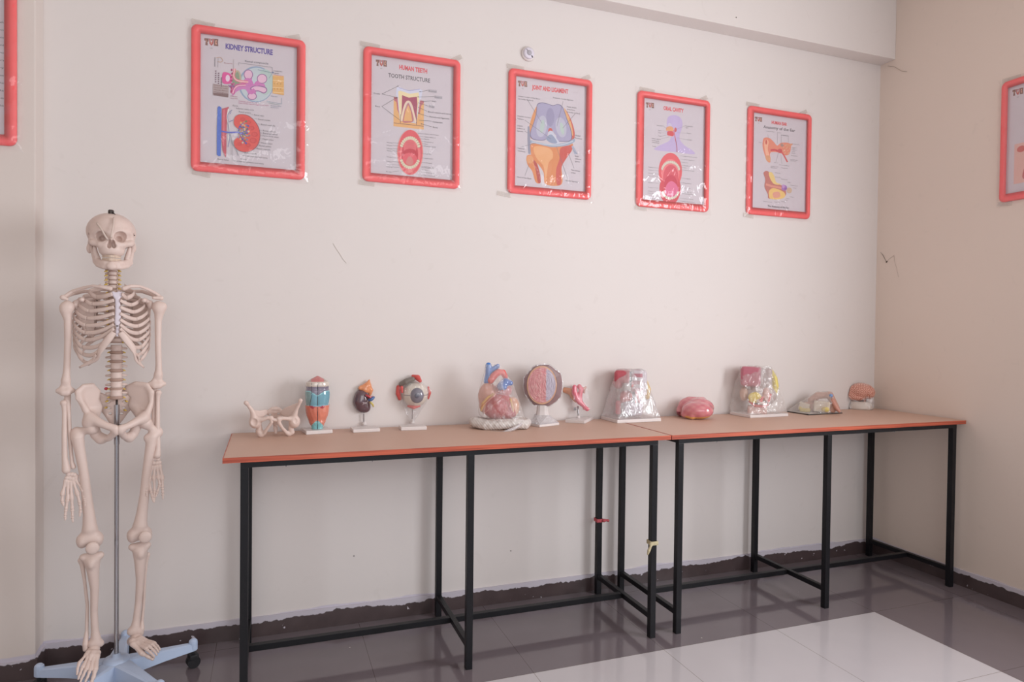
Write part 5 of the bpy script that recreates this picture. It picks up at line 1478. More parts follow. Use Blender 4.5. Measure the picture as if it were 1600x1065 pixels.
class Sheet:
    """printed sheet; drawing in the coordinates of a crop of the photo, mapped on to the flat paper"""
    def __init__(s, w_, h_, corners):
        s.w, s.h = w_, h_
        s.H = hom(corners, [(0, 0), (w_, 0), (w_, h_), (0, h_)]); s.V = []; s.F = []; s.C = []; s.z = .0003
        s.col((210, 201, 208)); s.raw([(0, 0), (w_, 0), (w_, h_), (0, h_)])
    def m(s, x, y):
        q = s.H @ np.array([x, y, 1.0]); return (q[0] / q[2], q[1] / q[2])
    def col(s, c): s.c = lin(c); return s
    def raw(s, pts):
        n = len(s.V); s.z += .000012
        s.V += [(p[0] - s.w / 2, -s.z, s.h / 2 - p[1]) for p in pts]; s.F.append(tuple(range(n, n + len(pts)))); s.C += [s.c] * len(pts)
    def tri(s, V, F):
        n = len(s.V); s.z += .000012
        s.V += [(p[0] - s.w / 2, -s.z, s.h / 2 - p[1]) for p in V]; s.F += [tuple(n + i for i in f) for f in F]; s.C += [s.c] * len(V)
    def poly(s, c, pts, curve=False):
        s.col(c)
        if curve:
            k = len(pts); P_ = catmull([np.array(pts[(i) % k], float) for i in range(-1, k + 2)], 5)
            P_ = P_[5:5 + k * 5]; pts = [tuple(p) for p in P_]
        pts = [s.m(*p) for p in pts]
        from mathutils.geometry import tessellate_polygon
        T = tessellate_polygon([[Vector((p[0], p[1], 0)) for p in pts]])
        s.tri(pts, T); return s
    def ell(s, c, x, y, rx, ry, rot=0, n=28):
        a = math.radians(rot)
        return s.poly(c, [(x + rx * math.cos(t) * math.cos(a) - ry * math.sin(t) * math.sin(a), y + rx * math.cos(t) * math.sin(a) + ry * math.sin(t) * math.cos(a)) for t in [2 * math.pi * k / n for k in range(n)]])
    def line(s, c, pts, w_=2.0, curve=False):
        s.col(c)
        if curve: pts = [tuple(p) for p in catmull([np.array(p, float) for p in pts], 5)]
        for (a, b_) in zip(pts[:-1], pts[1:]):
            dx, dy = b_[0] - a[0], b_[1] - a[1]; l = math.hypot(dx, dy) + 1e-6; nx, ny = -dy / l * w_ / 2, dx / l * w_ / 2
            s.raw([s.m(a[0] + nx, a[1] + ny), s.m(b_[0] + nx, b_[1] + ny), s.m(b_[0] - nx, b_[1] - ny), s.m(a[0] - nx, a[1] - ny)])
        return s
    def text(s, c, t, x0, y0, x1, y1, h, bold=0.0):
        """baseline from (x0,y0) to (x1,y1), capital height h"""
        s.col(c); V, F, _ = glyphs(t, bold)
        V = [s.m(x0 + (x1 - x0) * u, y0 + (y1 - y0) * u - h * v) for u, v in V]
        s.tri(V, F); return s
    def build(s, parent, off=.0):
        return mesh_obj('printed_sheet', [(v[0], v[1] + off, v[2]) for v in s.V], s.F, M_print, parent, False, None, s.C)

def rounded(w_, h_, r_, n=6):
    P_ = []
    for (cx, cz, a0) in ((w_ / 2 - r_, h_ / 2 - r_, 0), (-w_ / 2 + r_, h_ / 2 - r_, 90), (-w_ / 2 + r_, -h_ / 2 + r_, 180), (w_ / 2 - r_, -h_ / 2 + r_, 270)):
        for k in range(n + 1):
            a = math.radians(a0 + 90 * k / n); P_.append((cx + r_ * math.cos(a), cz + r_ * math.sin(a)))
    return P_
M_tape = film('clear_tape', haze=.24, gloss=.04, bump=.3, scale=(60, 60, 60), tint=(.70, .62, .56), rough=.3)
FW, FH, PW, PH = .457, .612, .400, .552
def poster(x, zc, y, rz, label, sheet, seed, tilt=0.0, wrapseed=1):
    t = empty('framed_poster', (x, y, zc), rz, label, 'poster', 'red-framed anatomy posters')
    t.rotation_euler = (0, tilt, rz)
    O = rounded(FW, FH, .026); I = rounded(PW, PH, .003); n = len(O)
    def ins(P_, d): return [(p[0] - math.copysign(min(abs(p[0]), d), p[0]), p[1] - math.copysign(min(abs(p[1]), d), p[1])) for p in P_]
    rings = [(O, 0.0), (O, -.007), (ins(O, .003), -.0115), (ins(O, .008), -.0135), (ins(I, -.008), -.0135), (ins(I, -.003), -.0115), (I, -.007), (I, 0.0)]
    V = []; F = []
    for P_, d in rings: V += [(p[0], d - .001, p[1]) for p in P_]
    for i in range(len(rings) - 1):
        for k in range(n):
            a, b_ = i * n + k, i * n + (k + 1) % n; F.append((a, b_, b_ + n, a + n))
    mesh_obj('frame', V, F, M_frame, t, True)
    MB().box(-PW / 2 - .002, PW / 2 + .002, -.005, -.001, -PH / 2 - .002, PH / 2 + .002).build('backing_board', M_white, t)
    sheet.build(t, -.005)
    # plastic wrap drawn round the frame, wider than it and pinched at the corners
    rr = np.random.RandomState(wrapseed); gx, gz = 34, 46; V = []; F = []
    W2, H2 = FW / 2 + .016, FH / 2 + .016
    ph = rr.rand(8) * 6.28
    for j in range(gz + 1):
        for i in range(gx + 1):
            u, v = -1 + 2 * i / gx, -1 + 2 * j / gz
            X, Zz = u * W2, v * H2
            edge = max(abs(X) - FW / 2 + .004, abs(Zz) - FH / 2 + .004)
            front = -.0165 if edge < 0 else -.0165 + min(1, edge / .018) * .0135
            wig = .0009 * (math.sin(X * 40 + Zz * 22 + ph[0]) + math.sin(Zz * 60 - X * 18 + ph[1]) + .6 * math.sin(X * 120 + Zz * 80 + ph[2]) + .5 * math.sin(Zz * 150 - X * 130 + ph[3]))
            if edge > 0: X += .003 * math.sin(Zz * 90 + ph[4]); Zz += .003 * math.sin(X * 80 + ph[5])
            if abs(u) > .97 and abs(v) > .97: X *= 1.012; Zz *= 1.012
            V.append((X, front + wig - .0012 + .0006 * rr.randn(), Zz))
    for j in range(gz):
        for i in range(gx):
            a = j * (gx + 1) + i; F.append((a, a + 1, a + gx + 2, a + gx + 1))
    mesh_obj('plastic_wrap', V, F, M_filmp, t, True)
    for (cx_, cz_, w2, a_) in ((-FW / 2 + .03, FH / 2 + .008, .045, .05), (FW / 2 - .04, FH / 2 + .006, .032, -.35), (-FW / 2 + .02, -FH / 2 - .008, .036, .1)):
        cx_ += .02 * rr.randn(); MB().obox((cx_, -.0035, cz_), (w2, .0006, .011), Matrix.Rotation(a_ * (.6 + rr.rand()), 3, 'Y')).build('tape_strip', M_tape, t)
    return t
GREY = (96, 90, 98); LG = (140, 134, 142)
def logo(s, x, y, w_, h_):
    """small emblem: three brown block shapes with red and cream cut-outs"""
    br, rd, cr = (132, 92, 84), (184, 84, 84), (214, 168, 146)
    c = w_ / 3.0
    s.poly(br, [(x, y), (x + c * .96, y + h_ * .03), (x + c * .9, y + h_ * .45), (x + c * .7, y + h_ * .5), (x + c * .75, y + h_), (x + c * .2, y + h_ * .95), (x + c * .3, y + h_ * .4), (x, y + h_ * .3)])
    s.line(cr, [(x + c * .3, y + h_ * .2), (x + c * .6, y + h_ * .6)], w_ * .03)
    X = x + c
    s.poly(rd, [(X, y + h_ * .04), (X + c * .3, y + h_ * .05), (X + c * .3, y + h_ * .5), (X + c * .7, y + h_ * .5), (X + c * .7, y + h_ * .06), (X + c * .98, y + h_ * .07), (X + c * .95, y + h_ * .7), (X + c * .55, y + h_ * 1.05), (X + c * .1, y + h_ * .75)])
    s.ell(cr, X + c * .5, y + h_ * .62, c * .16, h_ * .12); s.ell(br, X + c * .5, y + h_ * .22, c * .13, h_ * .14)
    X = x + 2 * c
    s.poly(br, [(X + c * .04, y + h_ * .08), (X + c * .96, y + h_ * .12), (X + c * .9, y + h_ * .5), (X + c * .98, y + h_ * 1.08), (X + c * .04, y + h_ * 1.02)])
    s.poly(cr, [(X + c * .35, y + h_ * .25), (X + c * .7, y + h_ * .27), (X + c * .55, y + h_ * .48), (X + c * .72, y + h_ * .85), (X + c * .3, y + h_ * .8)])
    s.poly(rd, [(X + c * .42, y + h_ * .5), (X + c * .62, y + h_ * .55), (X + c * .52, y + h_ * .75)])
    s.text(GREY, 'OS', x + w_ * .42, y + h_ * 1.42, x + w_ * .58, y + h_ * 1.44, h_ * .16)

# --- 1 kidney
s = Sheet(PW, PH, [(105, 105), (725, 185), (727, 968), (115, 928)])
logo(s, 140, 143, 88, 46)
s.text((92, 74, 158), 'KIDNEY STRUCTURE', 272, 206, 564, 239, 32, .042)
sl = lambda x, y, x1: y + (x1 - x) * .085
def tx(s, t, x, y, x1, h, c=GREY, k=.085, b=0.0): s.text(c, t, x, y, x1, y + (x1 - x) * k, h, b)
# upper picture: glomerulus
s.ell((186, 200, 214), 463, 425, 108, 113); s.ell((150, 170, 196), 463, 425, 108, 113); s.ell((196, 208, 214), 466, 426, 100, 105); s.ell((186, 206, 202), 520, 410, 50, 80)
s.poly((190, 176, 150), [(316, 362), (350, 340), (372, 380), (360, 440), (318, 420)], True); s.poly((140, 158, 132), [(320, 380), (352, 352), (362, 420), (340, 452), (318, 424)], True)
s.poly((208, 128, 190), [(340, 440), (390, 400), (400, 340), (440, 350), (440, 420), (500, 415), (520, 440), (470, 450), (460, 500), (430, 520), (400, 460), (350, 470), (320, 500), (318, 470)], True)
for (x, y, rx, ry) in ((415, 366, 29, 32), (500, 390, 32, 31), (440, 500, 29, 24)):
    s.ell((158, 108, 160), x, y, rx, ry); s.ell((232, 190, 214), x, y, rx - 5, ry - 5)
s.poly((158, 108, 160), [(428, 448), (462, 432), (520, 440), (532, 464), (512, 482), (480, 470), (440, 470)], True); s.poly((232, 190, 214), [(436, 450), (464, 438), (516, 446), (526, 464), (510, 475), (482, 464), (446, 463)], True)
s.poly((208, 120, 186), [(402, 392), (430, 392), (446, 424), (420, 440)], True); s.poly((208, 120, 186), [(470, 404), (492, 420), (470, 436), (452, 424)], True); s.poly((208, 120, 186), [(420, 480), (446, 452), (458, 470), (440, 488)], True)
s.line((226, 120, 132), [(330, 330), (326, 380), (350, 405), (412, 412)], 16, True); s.line((244, 200, 204), [(330, 330), (326, 380), (350, 405), (416, 413)], 7, True)
s.line((206, 92, 150), [(322, 490), (330, 452), (352, 434), (400, 430)], 18, True); s.line((240, 190, 208), [(320, 486), (332, 455), (354, 437), (400, 433)], 7, True)
s.line((206, 92, 150), [(310, 484), (316, 440), (330, 420)], 10, True)
s.poly((224, 86, 158), [(258, 358), (300, 362), (318, 392), (306, 424), (258, 422)], True); s.ell((238, 214, 232), 288, 392, 13, 21)
for k in range(7): s.ell((168, 60, 110), 312 + 3 * math.sin(k * 2), 340 + k * 22, 5, 8, 30 * k)
for k in range(6): s.ell((150, 90, 150), 296 + k * 6, 438 + 5 * (k % 2), 4, 5)
s.poly((228, 176, 104), [(566, 372), (634, 372), (636, 490), (566, 480)]); 
for yy in (362, 392, 436, 466): s.line((240, 204, 150), [(566, yy + 6), (636, yy + 10)], 5)
for yy in (420, 452): 
    for xx in (576, 596, 616): s.ell((190, 140, 80), xx, yy, 3, 4)
s.line((206, 120, 124), [(572, 364), (632, 372)], 3)
s.poly((176, 158, 158), [(198, 428), (296, 440), (294, 510), (198, 500)]); s.poly((128, 100, 100), [(198, 484), (294, 490), (292, 512), (204, 500)])
for k, tt in enumerate(('Distal tubule', 'Granular cells', 'Macula densa', 'Mesangium')): tx(s, tt, 204, 440 + k * 14, 288, 8, (110, 70, 80))
s.line(LG, [(208, 262), (208, 322)], 4); s.line((200, 160, 130), [(216, 266), (240, 262), (256, 280), (246, 292), (224, 290)], 3, True); s.line(LG, [(228, 268), (226, 326)], 2)
for k, (yy, ht) in enumerate(((330, 80), (340, 76), (356, 60))): 
    for j in range(6): s.line((120, 90, 110), [(210 + 18 * k, yy + 88 - j * ht / 6), (218 + 18 * k, yy + 84 - j * ht / 6)], 6)
tx(s, 'Renal corpuscle', 394, 288, 538, 12, (110, 110, 124))
s.line(LG, [(354, 310), (354, 294), (562, 318), (562, 352)], 2)
tx(s, 'Basement', 266, 300, 316, 7, (170, 90, 100)); tx(s, 'membrane', 570, 342, 624, 7); tx(s, 'Capsule', 570, 356, 604, 7)
s.line((110, 130, 160), [(474, 334), (560, 352)], 2); s.ell((110, 130, 160), 566, 350, 6, 5); s.line((110, 130, 160), [(562, 356), (542, 388)], 2)
s.line((170, 150, 150), [(323, 272), (323, 330)], 2)
tx(s, 'Efferent', 308, 506, 350, 7, (170, 90, 120)); tx(s, 'arteriole', 308, 518, 352, 7, (170, 90, 120))
tx(s, 'Podocytes of the visceral', 358, 536, 470, 7, (190, 80, 140)); tx(s, 'layer of the capsule wall', 358, 547, 480, 7, (190, 80, 140)); tx(s, 'Glomerular space', 470, 556, 542, 6, (190, 100, 150), .04)
tx(s, 'Urinary space', 556, 500, 596, 7, (100, 120, 150)); s.line((120, 150, 170), [(530, 530), (622, 545), (622, 506)], 2); s.line((150, 170, 170), [(530, 538), (610, 552)], 3)
tx(s, 'Proximal tubule', 556, 560, 620, 7, (110, 130, 160), .06); tx(s, 'basal lamina', 556, 570, 604, 6, (110, 130, 160), .06)
# lower picture: kidney with vessels
s.poly((78, 112, 204), [(228, 578), (238, 566), (252, 578), (253, 700), (252, 876), (240, 878), (228, 868), (226, 720)])
s.poly((196, 84, 102), [(256, 584), (298, 570), (290, 600), (286, 690), (286, 870), (282, 884), (262, 840), (254, 760)])
s.poly((220, 110, 122), [(262, 592), (274, 586), (272, 820), (262, 800)])
s.line((226, 226, 224), [(296, 585), (290, 640), (302, 700), (300, 780)], 9, True); s.line((110, 120, 170), [(318, 590), (292, 620), (300, 700), (304, 770), (296, 820)], 3, True)
s.line((110, 120, 170), [(300, 664), (326, 652)], 3); s.line((90, 100, 170), [(304, 616), (312, 604)], 3)
s.line((150, 152, 160), [(310, 740), (320, 790), (344, 830), (360, 872)], 4, True); s.line(LG, [(314, 760), (316, 900)], 1.5); s.line(LG, [(324, 770), (326, 906)], 1.5)
KP = [(330, 660), (338, 632), (368, 617), (410, 622), (448, 648), (478, 690), (490, 740), (482, 790), (456, 826), (416, 846), (372, 842), (340, 820), (332, 786), (350, 760), (376, 740), (372, 716), (350, 700), (334, 684)]
s.poly((140, 70, 84), [(x + (3 if x > 400 else 0), y + (2 if y > 740 else -2)) for x, y in KP], True); s.poly((224, 82, 76), KP, True)
for (x, y, r_) in ((458, 738, 20), (450, 776, 22), (440, 700, 17), (420, 664, 15), (384, 646, 14), (420, 806, 16), (366, 800, 14)): s.ell((206, 62, 64), x, y, r_, r_ * .8); s.ell((216, 74, 72), x - 2, y, r_ * .7, r_ * .55)
for k in range(46):
    a = k * 2.4; rr_ = 6 + k * .95
    s.ell([(186, 142, 110), (140, 124, 158), (104, 124, 90), (96, 90, 170), (204, 190, 176), (224, 176, 104)][k % 6], 392 + rr_ * math.cos(a) * .75, 726 + rr_ * math.sin(a) * 1.5, 6, 7, k * 30)
s.line((96, 104, 200), [(246, 722), (300, 730), (356, 728), (380, 738)], 9, True)
for pts_ in ([(356, 728), (366, 690), (390, 668)], [(370, 730), (400, 720), (420, 700)], [(380, 736), (410, 750), (430, 746)], [(366, 734), (384, 770), (404, 790)], [(362, 700), (380, 694)]): s.line((92, 86, 178), pts_, 4, True)
LAB = [('Aorta', 320, 566, 354), ('Inferior vena cava', 344, 583, 452), ('Renal artery', 360, 604, 434), ('Renal vein', 454, 622, 514), ('Renal cortex', 480, 648, 554), ('Renal medulla', 498, 680, 584), ('Renal column', 510, 718, 592), ('Renal pyramid', 510, 734, 598), ('Fat in renal sinus', 508, 749, 606), ('Major calyx', 508, 770, 574), ('Minor calyx', 500, 794, 568), ('Renal pelvis', 488, 811, 560), ('Renal capsule', 472, 829, 556), ('Renal papilla', 398, 857, 474), ('Arcuate arteries and veins', 384, 874, 538), ('Ureter', 374, 895, 412), ('Interlobular arteries and veins', 334, 908, 516), ('Renal hilus', 234, 900, 302)]
for t_, x, y, x1 in LAB:
    tx(s, t_, x, y, x1, 9)
    if x > 440: s.line(LG, [(x - 22, y - 8), (x - 5, y - 4)], 1.2)
poster(.0655, 2.317, -.001, 0, 'red-framed poster headed KIDNEY STRUCTURE, above the skeleton end of the table', s, 1, 0.0, 1)

# --- 2 teeth
s = Sheet(PW, PH, [(110, 95), (685, 168), (683, 948), (113, 912)])
logo(s, 152, 136, 76, 44)
s.text((222, 80, 92), 'HUMAN TEETH', 311, 196, 500, 221, 29, .042)
s.text((84, 80, 86), 'TOOTH STRUCTURE', 238, 252, 520, 283, 27, .016)
s.poly((232, 178, 116), [(276, 384), (302, 388), (302, 430), (320, 545), (430, 560), (444, 470), (454, 408), (480, 410), (480, 600), (276, 582)])
s.poly((176, 92, 104), [(276, 384), (304, 388), (302, 400), (278, 396)]); s.poly((196, 110, 122), [(278, 396), (302, 400), (314, 500), (300, 470), (294, 420), (280, 410)]); s.poly((196, 110, 122), [(454, 408), (480, 410), (478, 422), (462, 440), (452, 500), (446, 480)]); s.poly((176, 92, 104), [(456, 404), (480, 408), (480, 416), (452, 416)])
s.poly((214, 216, 236), [(296, 320), (306, 318), (380, 340), (452, 328), (470, 336), (462, 390), (450, 400), (440, 480), (430, 560), (400, 480), (376, 410), (350, 430), (336, 500), (322, 556), (310, 470), (302, 390), (290, 370)])
s.poly((240, 222, 178), [(306, 346), (320, 342), (384, 362), (444, 350), (448, 400), (436, 480), (430, 566), (418, 520), (400, 460), (378, 408), (354, 424), (336, 500), (322, 560), (314, 470), (308, 400)])
s.line((176, 170, 210), [(310, 322), (350, 334), (380, 340), (420, 334), (452, 328)], 4, True)
s.poly((170, 76, 104), [(332, 372), (378, 388), (432, 380), (436, 430), (432, 480), (430, 560), (412, 500), (400, 450), (376, 408), (352, 430), (340, 500), (326, 555), (330, 470)])
s.poly((196, 120, 124), [(352, 470), (374, 424), (396, 470), (412, 540), (376, 556), (336, 548)], True); s.poly((232, 178, 116), [(356, 480), (374, 436), (392, 480), (402, 545), (344, 545)])
s.line((238, 214, 190), [(330, 545), (344, 470), (360, 424), (378, 414), (396, 440), (412, 500), (426, 552)], 13, True)
s.line((130, 84, 88), [(278, 560), (480, 578)], 3); s.line((130, 84, 88), [(323, 500), (322, 560)], 3); s.line((130, 84, 88), [(431, 500), (431, 570)], 3)
for pts_ in ([(304, 312), (196, 368), (296, 388)], [(294, 390), (196, 452), (318, 540)], [(452, 348), (508, 334)], [(438, 382), (550, 376)], [(470, 412), (528, 406)], [(440, 420), (512, 442)], [(440, 450), (500, 476)], [(444, 492), (512, 512)], [(446, 538), (534, 542)], [(464, 562), (534, 580)]): s.line(GREY, pts_, 2)
for (x, y) in ((304, 312), (298, 388), (452, 346), (440, 381), (444, 490), (464, 562)): s.ell(GREY, x, y, 4, 3)
for t_, x, y, x1 in (('Crown', 140, 369, 182), ('Root', 152, 455, 184), ('Enamel', 512, 344, 562), ('Dentin', 554, 384, 600), ('Gum', 532, 411, 562), ('Pulp', 518, 448, 548), ('Blood vessels and nerve', 508, 484, 664), ('Periodontal ligament', 518, 517, 652), ('Cementum', 540, 550, 606), ('Bone', 542, 587, 574)):
    if t_ in ('Enamel', 'Dentin', 'Pulp'): s.poly((184, 178, 186), [(x - 3, y - 15), (x1 + 3, y - 11), (x1 + 3, y + 7), (x - 3, y + 3)])
    tx(s, t_, x, y, x1, 10)
s.ell((236, 148, 140), 390, 755, 88, 152); s.ell((226, 86, 96), 390, 755, 82, 150); s.ell((236, 120, 124), 390, 768, 70, 112)
def teeth(cx, cy, rx, ry, a0, a1, n, c, w_, h_):
    for k in range(n):
        a = math.radians(a0 + (a1 - a0) * k / (n - 1)); x, y = cx + rx * math.cos(a), cy + ry * math.sin(a)
        s.ell((170, 160, 140), x, y, w_ + 1, h_ + 1, 0, 8); s.ell(c, x, y, w_, h_, math.degrees(a) + 90, 8)
s.ell((206, 66, 80), 388, 770, 56, 96); s.ell((224, 104, 112), 388, 722, 44, 50); s.ell((200, 52, 70), 390, 770, 50, 40)
s.poly((228, 92, 104), [(340, 800), (350, 770), (388, 758), (424, 772), (438, 804), (420, 840), (386, 850), (352, 838)], True); s.poly((214, 130, 126), [(362, 826), (374, 790), (388, 782), (402, 792), (412, 826), (388, 842)], True)
for yy in (690, 700, 710, 720): s.line((206, 84, 96), [(364, yy), (414, yy + 4)], 2)
teeth(390, 740, 62, 82, 200, 340, 13, (226, 214, 186), 8, 12); teeth(388, 790, 60, 66, 20, 160, 12, (226, 214, 186), 8, 11)
s.ell((224, 110, 104), 390, 880, 26, 10)
for k, yy in enumerate((693, 712, 733, 748, 789, 820, 840, 856, 888)): s.line(LG, [(272, yy), (318, yy + 3 - (10 if k == 8 else 0))], 1.6); tx(s, ['Hard palate', 'Soft palate', 'Uvula', 'Tonsil', 'Tongue', 'Molars', 'Gingiva', 'Lower lip', 'Lip'][k], 232, yy + 2, 270, 6)
for k, (yy, x1) in enumerate(((631, 580), (651, 560), (666, 515), (684, 545), (699, 508), (713, 560), (764, 530), (794, 544), (824, 536), (851, 548), (858, 554), (873, 512), (889, 552), (909, 560))): s.line(LG, [(466 if k > 2 else 440, yy - 4), (484, yy - 2)], 1.6); tx(s, ['Superior labial frenulum', 'Superior dental arch', 'Fauces', 'Palatoglossal arch', 'Uvula', 'Palatine tonsil', 'Tongue back', 'Lingual papillae', 'Sublingual', 'Inferior lip', 'Vestibule', 'Gums', 'Inferior arch', 'Inferior labial frenulum'][k], 486, yy, x1, 6)
poster(.7735, 2.336, -.001, 0, 'red-framed poster headed HUMAN TEETH, TOOTH STRUCTURE, with an open mouth drawing', s, 2, 0, 2)

# --- 3 joint
s = Sheet(PW, PH, [(104, 228), (575, 298), (562, 998), (88, 953)])
logo(s, 128, 266, 60, 38)
s.text((222, 74, 80), 'JOINT AND LIGAMENT', 218, 320, 452, 349, 27, .042)
s.poly((222, 150, 96), [(248, 430), (222, 480), (198, 560), (196, 600), (214, 640), (236, 560), (250, 480)], True)
s.poly((206, 96, 84), [(430, 450), (470, 520), (492, 600), (484, 650), (462, 640), (450, 560)], True); s.poly((226, 172, 120), [(424, 440), (456, 500), (474, 560), (482, 620), (466, 600), (446, 540)], True)
FP = [(250, 418), (282, 406), (322, 414), (352, 424), (384, 416), (412, 430), (430, 470), (446, 520), (468, 580), (474, 630), (462, 656), (420, 660), (380, 654), (372, 620), (356, 600), (336, 566), (320, 596), (308, 640), (280, 652), (226, 646), (204, 626), (206, 590), (228, 530), (244, 470)]
s.poly((122, 116, 146), FP, True); s.poly((170, 164, 194), [(336 + (x - 336) * .965, 536 + (y - 536) * .965) for x, y in FP], True)
s.ell((190, 188, 206), 278, 560, 34, 70, 8); s.ell((190, 188, 206), 404, 566, 34, 66, -10); s.ell((156, 150, 182), 334, 500, 26, 60); s.ell((184, 200, 196), 282, 560, 14, 44, 8); s.ell((186, 204, 196), 410, 574, 12, 40, -10)
s.ell((206, 84, 78), 334, 588, 14, 18); s.poly((204, 206, 222), [(322, 600), (344, 590), (376, 640), (396, 670), (360, 674), (330, 650)], True); s.poly((150, 160, 186), [(306, 640), (340, 612), (378, 664), (340, 668)], True)
s.poly((158, 172, 194), [(204, 650), (240, 660), (340, 676), (440, 664), (486, 640), (490, 660), (440, 684), (350, 694), (250, 682), (206, 668)], True); s.line((200, 208, 220), [(212, 660), (300, 676), (400, 680), (480, 656)], 6, True)
s.poly((150, 150, 170), [(188, 560), (200, 560), (206, 700), (204, 740), (190, 736), (186, 640)])
s.poly((222, 142, 90), [(212, 670), (300, 686), (350, 694), (440, 686), (478, 672), (474, 710), (440, 760), (406, 820), (404, 936), (300, 934), (288, 860), (250, 800), (216, 770), (206, 720)], True)
s.poly((206, 88, 76), [(400, 700), (474, 684), (470, 720), (436, 768), (404, 830), (400, 930), (372, 932), (370, 840), (392, 770)], True)
s.poly((234, 172, 120), [(230, 690), (330, 704), (350, 760), (320, 800), (300, 920), (288, 820), (240, 760)], True)
s.poly((222, 140, 88), [(180, 752), (214, 746), (244, 790), (262, 860), (268, 924), (236, 920), (214, 850), (184, 806)], True); s.poly((186, 78, 70), [(222, 780), (244, 800), (266, 870), (268, 922), (250, 920), (238, 850)], True)
s.ell((226, 160, 110), 200, 774, 24, 26); s.poly((170, 176, 196), [(470, 690), (480, 684), (512, 740), (490, 742)])
for pts_ in ([(186, 386), (280, 540)], [(418, 398), (376, 560)], [(494, 480), (414, 572)], [(170, 520), (336, 640)], [(166, 590), (192, 604)], [(146, 692), (240, 668)], [(166, 880), (200, 792)], [(500, 628), (476, 640)], [(508, 740), (482, 716)], [(486, 832), (452, 740)], [(446, 906), (372, 690)]): s.line((120, 114, 124), pts_, 1.8)
for rows_, x, y, x1 in ((('Lateral condyle of the femur', '(articular surface)'), 130, 368, 270), (('Posterior cruciate ligament',), 354, 378, 484), (('Medial condyle', 'of the femur', '(articular surface)'), 442, 436, 526), (('Anterior cruciate', 'ligament'), 122, 496, 208), (('Lateral', 'collateral', 'ligament'), 120, 558, 168), (('Lateral', 'meniscus'), 124, 704, 170), (('Head of the fibula',), 116, 890, 208), (('Medial', 'meniscus'), 496, 622, 538), (('Medial', 'collateral', 'ligament'), 492, 756, 532), (('Tibial plateau', 'surface'), 466, 846, 524), (('Patellar ligament',), 430, 914, 514)):
    for k, t_ in enumerate(rows_): tx(s, t_, x, y + 17 * k, x + (x1 - x) * (len(t_) / max(len(a) for a in rows_)), 8, GREY, .14)
poster(1.476, 2.339, -.001, 0, 'red-framed poster headed JOINT AND LIGAMENT, showing a knee joint, below the round detector', s, 3, 0, 3)

# --- 4 oral cavity
s = Sheet(PW, PH, [(120, 92), (630, 160), (627, 970), (117, 935)])
logo(s, 150, 138, 66, 44)
s.text((222, 76, 84), 'ORAL CAVITY', 292, 196, 454, 217, 30, .042)
s.poly((196, 178, 218), [(320, 290), (330, 254), (366, 238), (404, 242), (436, 268), (446, 312), (436, 360), (424, 400), (430, 440), (470, 484), (530, 520), (540, 550), (400, 536), (226, 520), (260, 486), (330, 452), (350, 430), (352, 414), (330, 410), (322, 380), (314, 350), (320, 320)], True)
s.poly((206, 198, 222), [(328, 320), (340, 300), (360, 320), (350, 360), (330, 360)], True)
s.poly((226, 166, 120), [(314, 352), (322, 334), (352, 328), (372, 342), (372, 366), (340, 366), (318, 364)], True)
s.poly((214, 80, 88), [(324, 374), (344, 366), (372, 372), (376, 402), (350, 410), (328, 404)], True); s.line((226, 200, 200), [(326, 404), (370, 412)], 6); s.ell((206, 92, 96), 390, 356, 10, 18)
s.line((214, 96, 100), [(376, 360), (384, 400), (392, 440), (402, 490), (404, 536)], 6, True); s.line((130, 100, 120), [(392, 430), (402, 490), (404, 536)], 3, True)
for t_, x, y, x1, q in (('Soft palate', 238, 326, 286, (320, 350)), ('Teeth', 250, 366, 276, (320, 370)), ('Lips', 252, 384, 276, (320, 384)), ('Tongue', 252, 410, 278, (330, 396)), ('Salivary glands', 200, 432, 272, (340, 414)), ('sublingual', 202, 448, 258, None), ('submandibular', 202, 463, 262, None), ('Trachea', 204, 494, 236, None), ('Nasopharynx', 468, 326, 528, (400, 350)), ('region', 470, 340, 492, None), ('Pharynx', 482, 384, 514, (404, 380)), ('Esophagus', 484, 436, 522, (404, 420))):
    tx(s, t_, x, y, x1, 7)
    if q: s.line(LG, [((x1 + 3) if x < 300 else (x - 4), y - 2), q], 1.3)
s.ell((228, 92, 100), 352, 690, 94, 148); s.ell((214, 70, 84), 352, 830, 86, 130); s.ell((236, 128, 134), 352, 700, 74, 108); s.ell((218, 84, 100), 356, 742, 62, 104); s.ell((206, 60, 84), 356, 800, 54, 80)
s.poly((226, 110, 150), [(310, 850), (330, 790), (366, 770), (404, 800), (420, 850), (390, 900), (340, 905)], True)
for yy in (660, 675, 690): s.line((200, 80, 96), [(326, yy), (384, yy + 6)], 2)
def tth(cx, cy, rx, ry, a0, a1, n, w_, h_):
    for k in range(n):
        a = math.radians(a0 + (a1 - a0) * k / (n - 1)); s.ell((160, 150, 140), cx + rx * math.cos(a), cy + ry * math.sin(a), w_ + 1, h_ + 1); s.ell((222, 212, 196), cx + rx * math.cos(a), cy + ry * math.sin(a), w_, h_)
tth(354, 690, 70, 74, 196, 344, 13, 8, 12); tth(354, 840, 66, 70, 20, 160, 11, 8, 11)
for k, yy in enumerate((663, 686, 711, 733, 787, 826, 855, 872, 915)): tx(s, ['Palate', 'Soft palate', 'Uvula', 'Tonsil', 'Molar', 'Tongue', 'Gingiva', 'Lower lip', 'Lip'][k], 174, yy, 214, 6); s.line(LG, [(216, yy), (256, yy + 4)], 1.5)
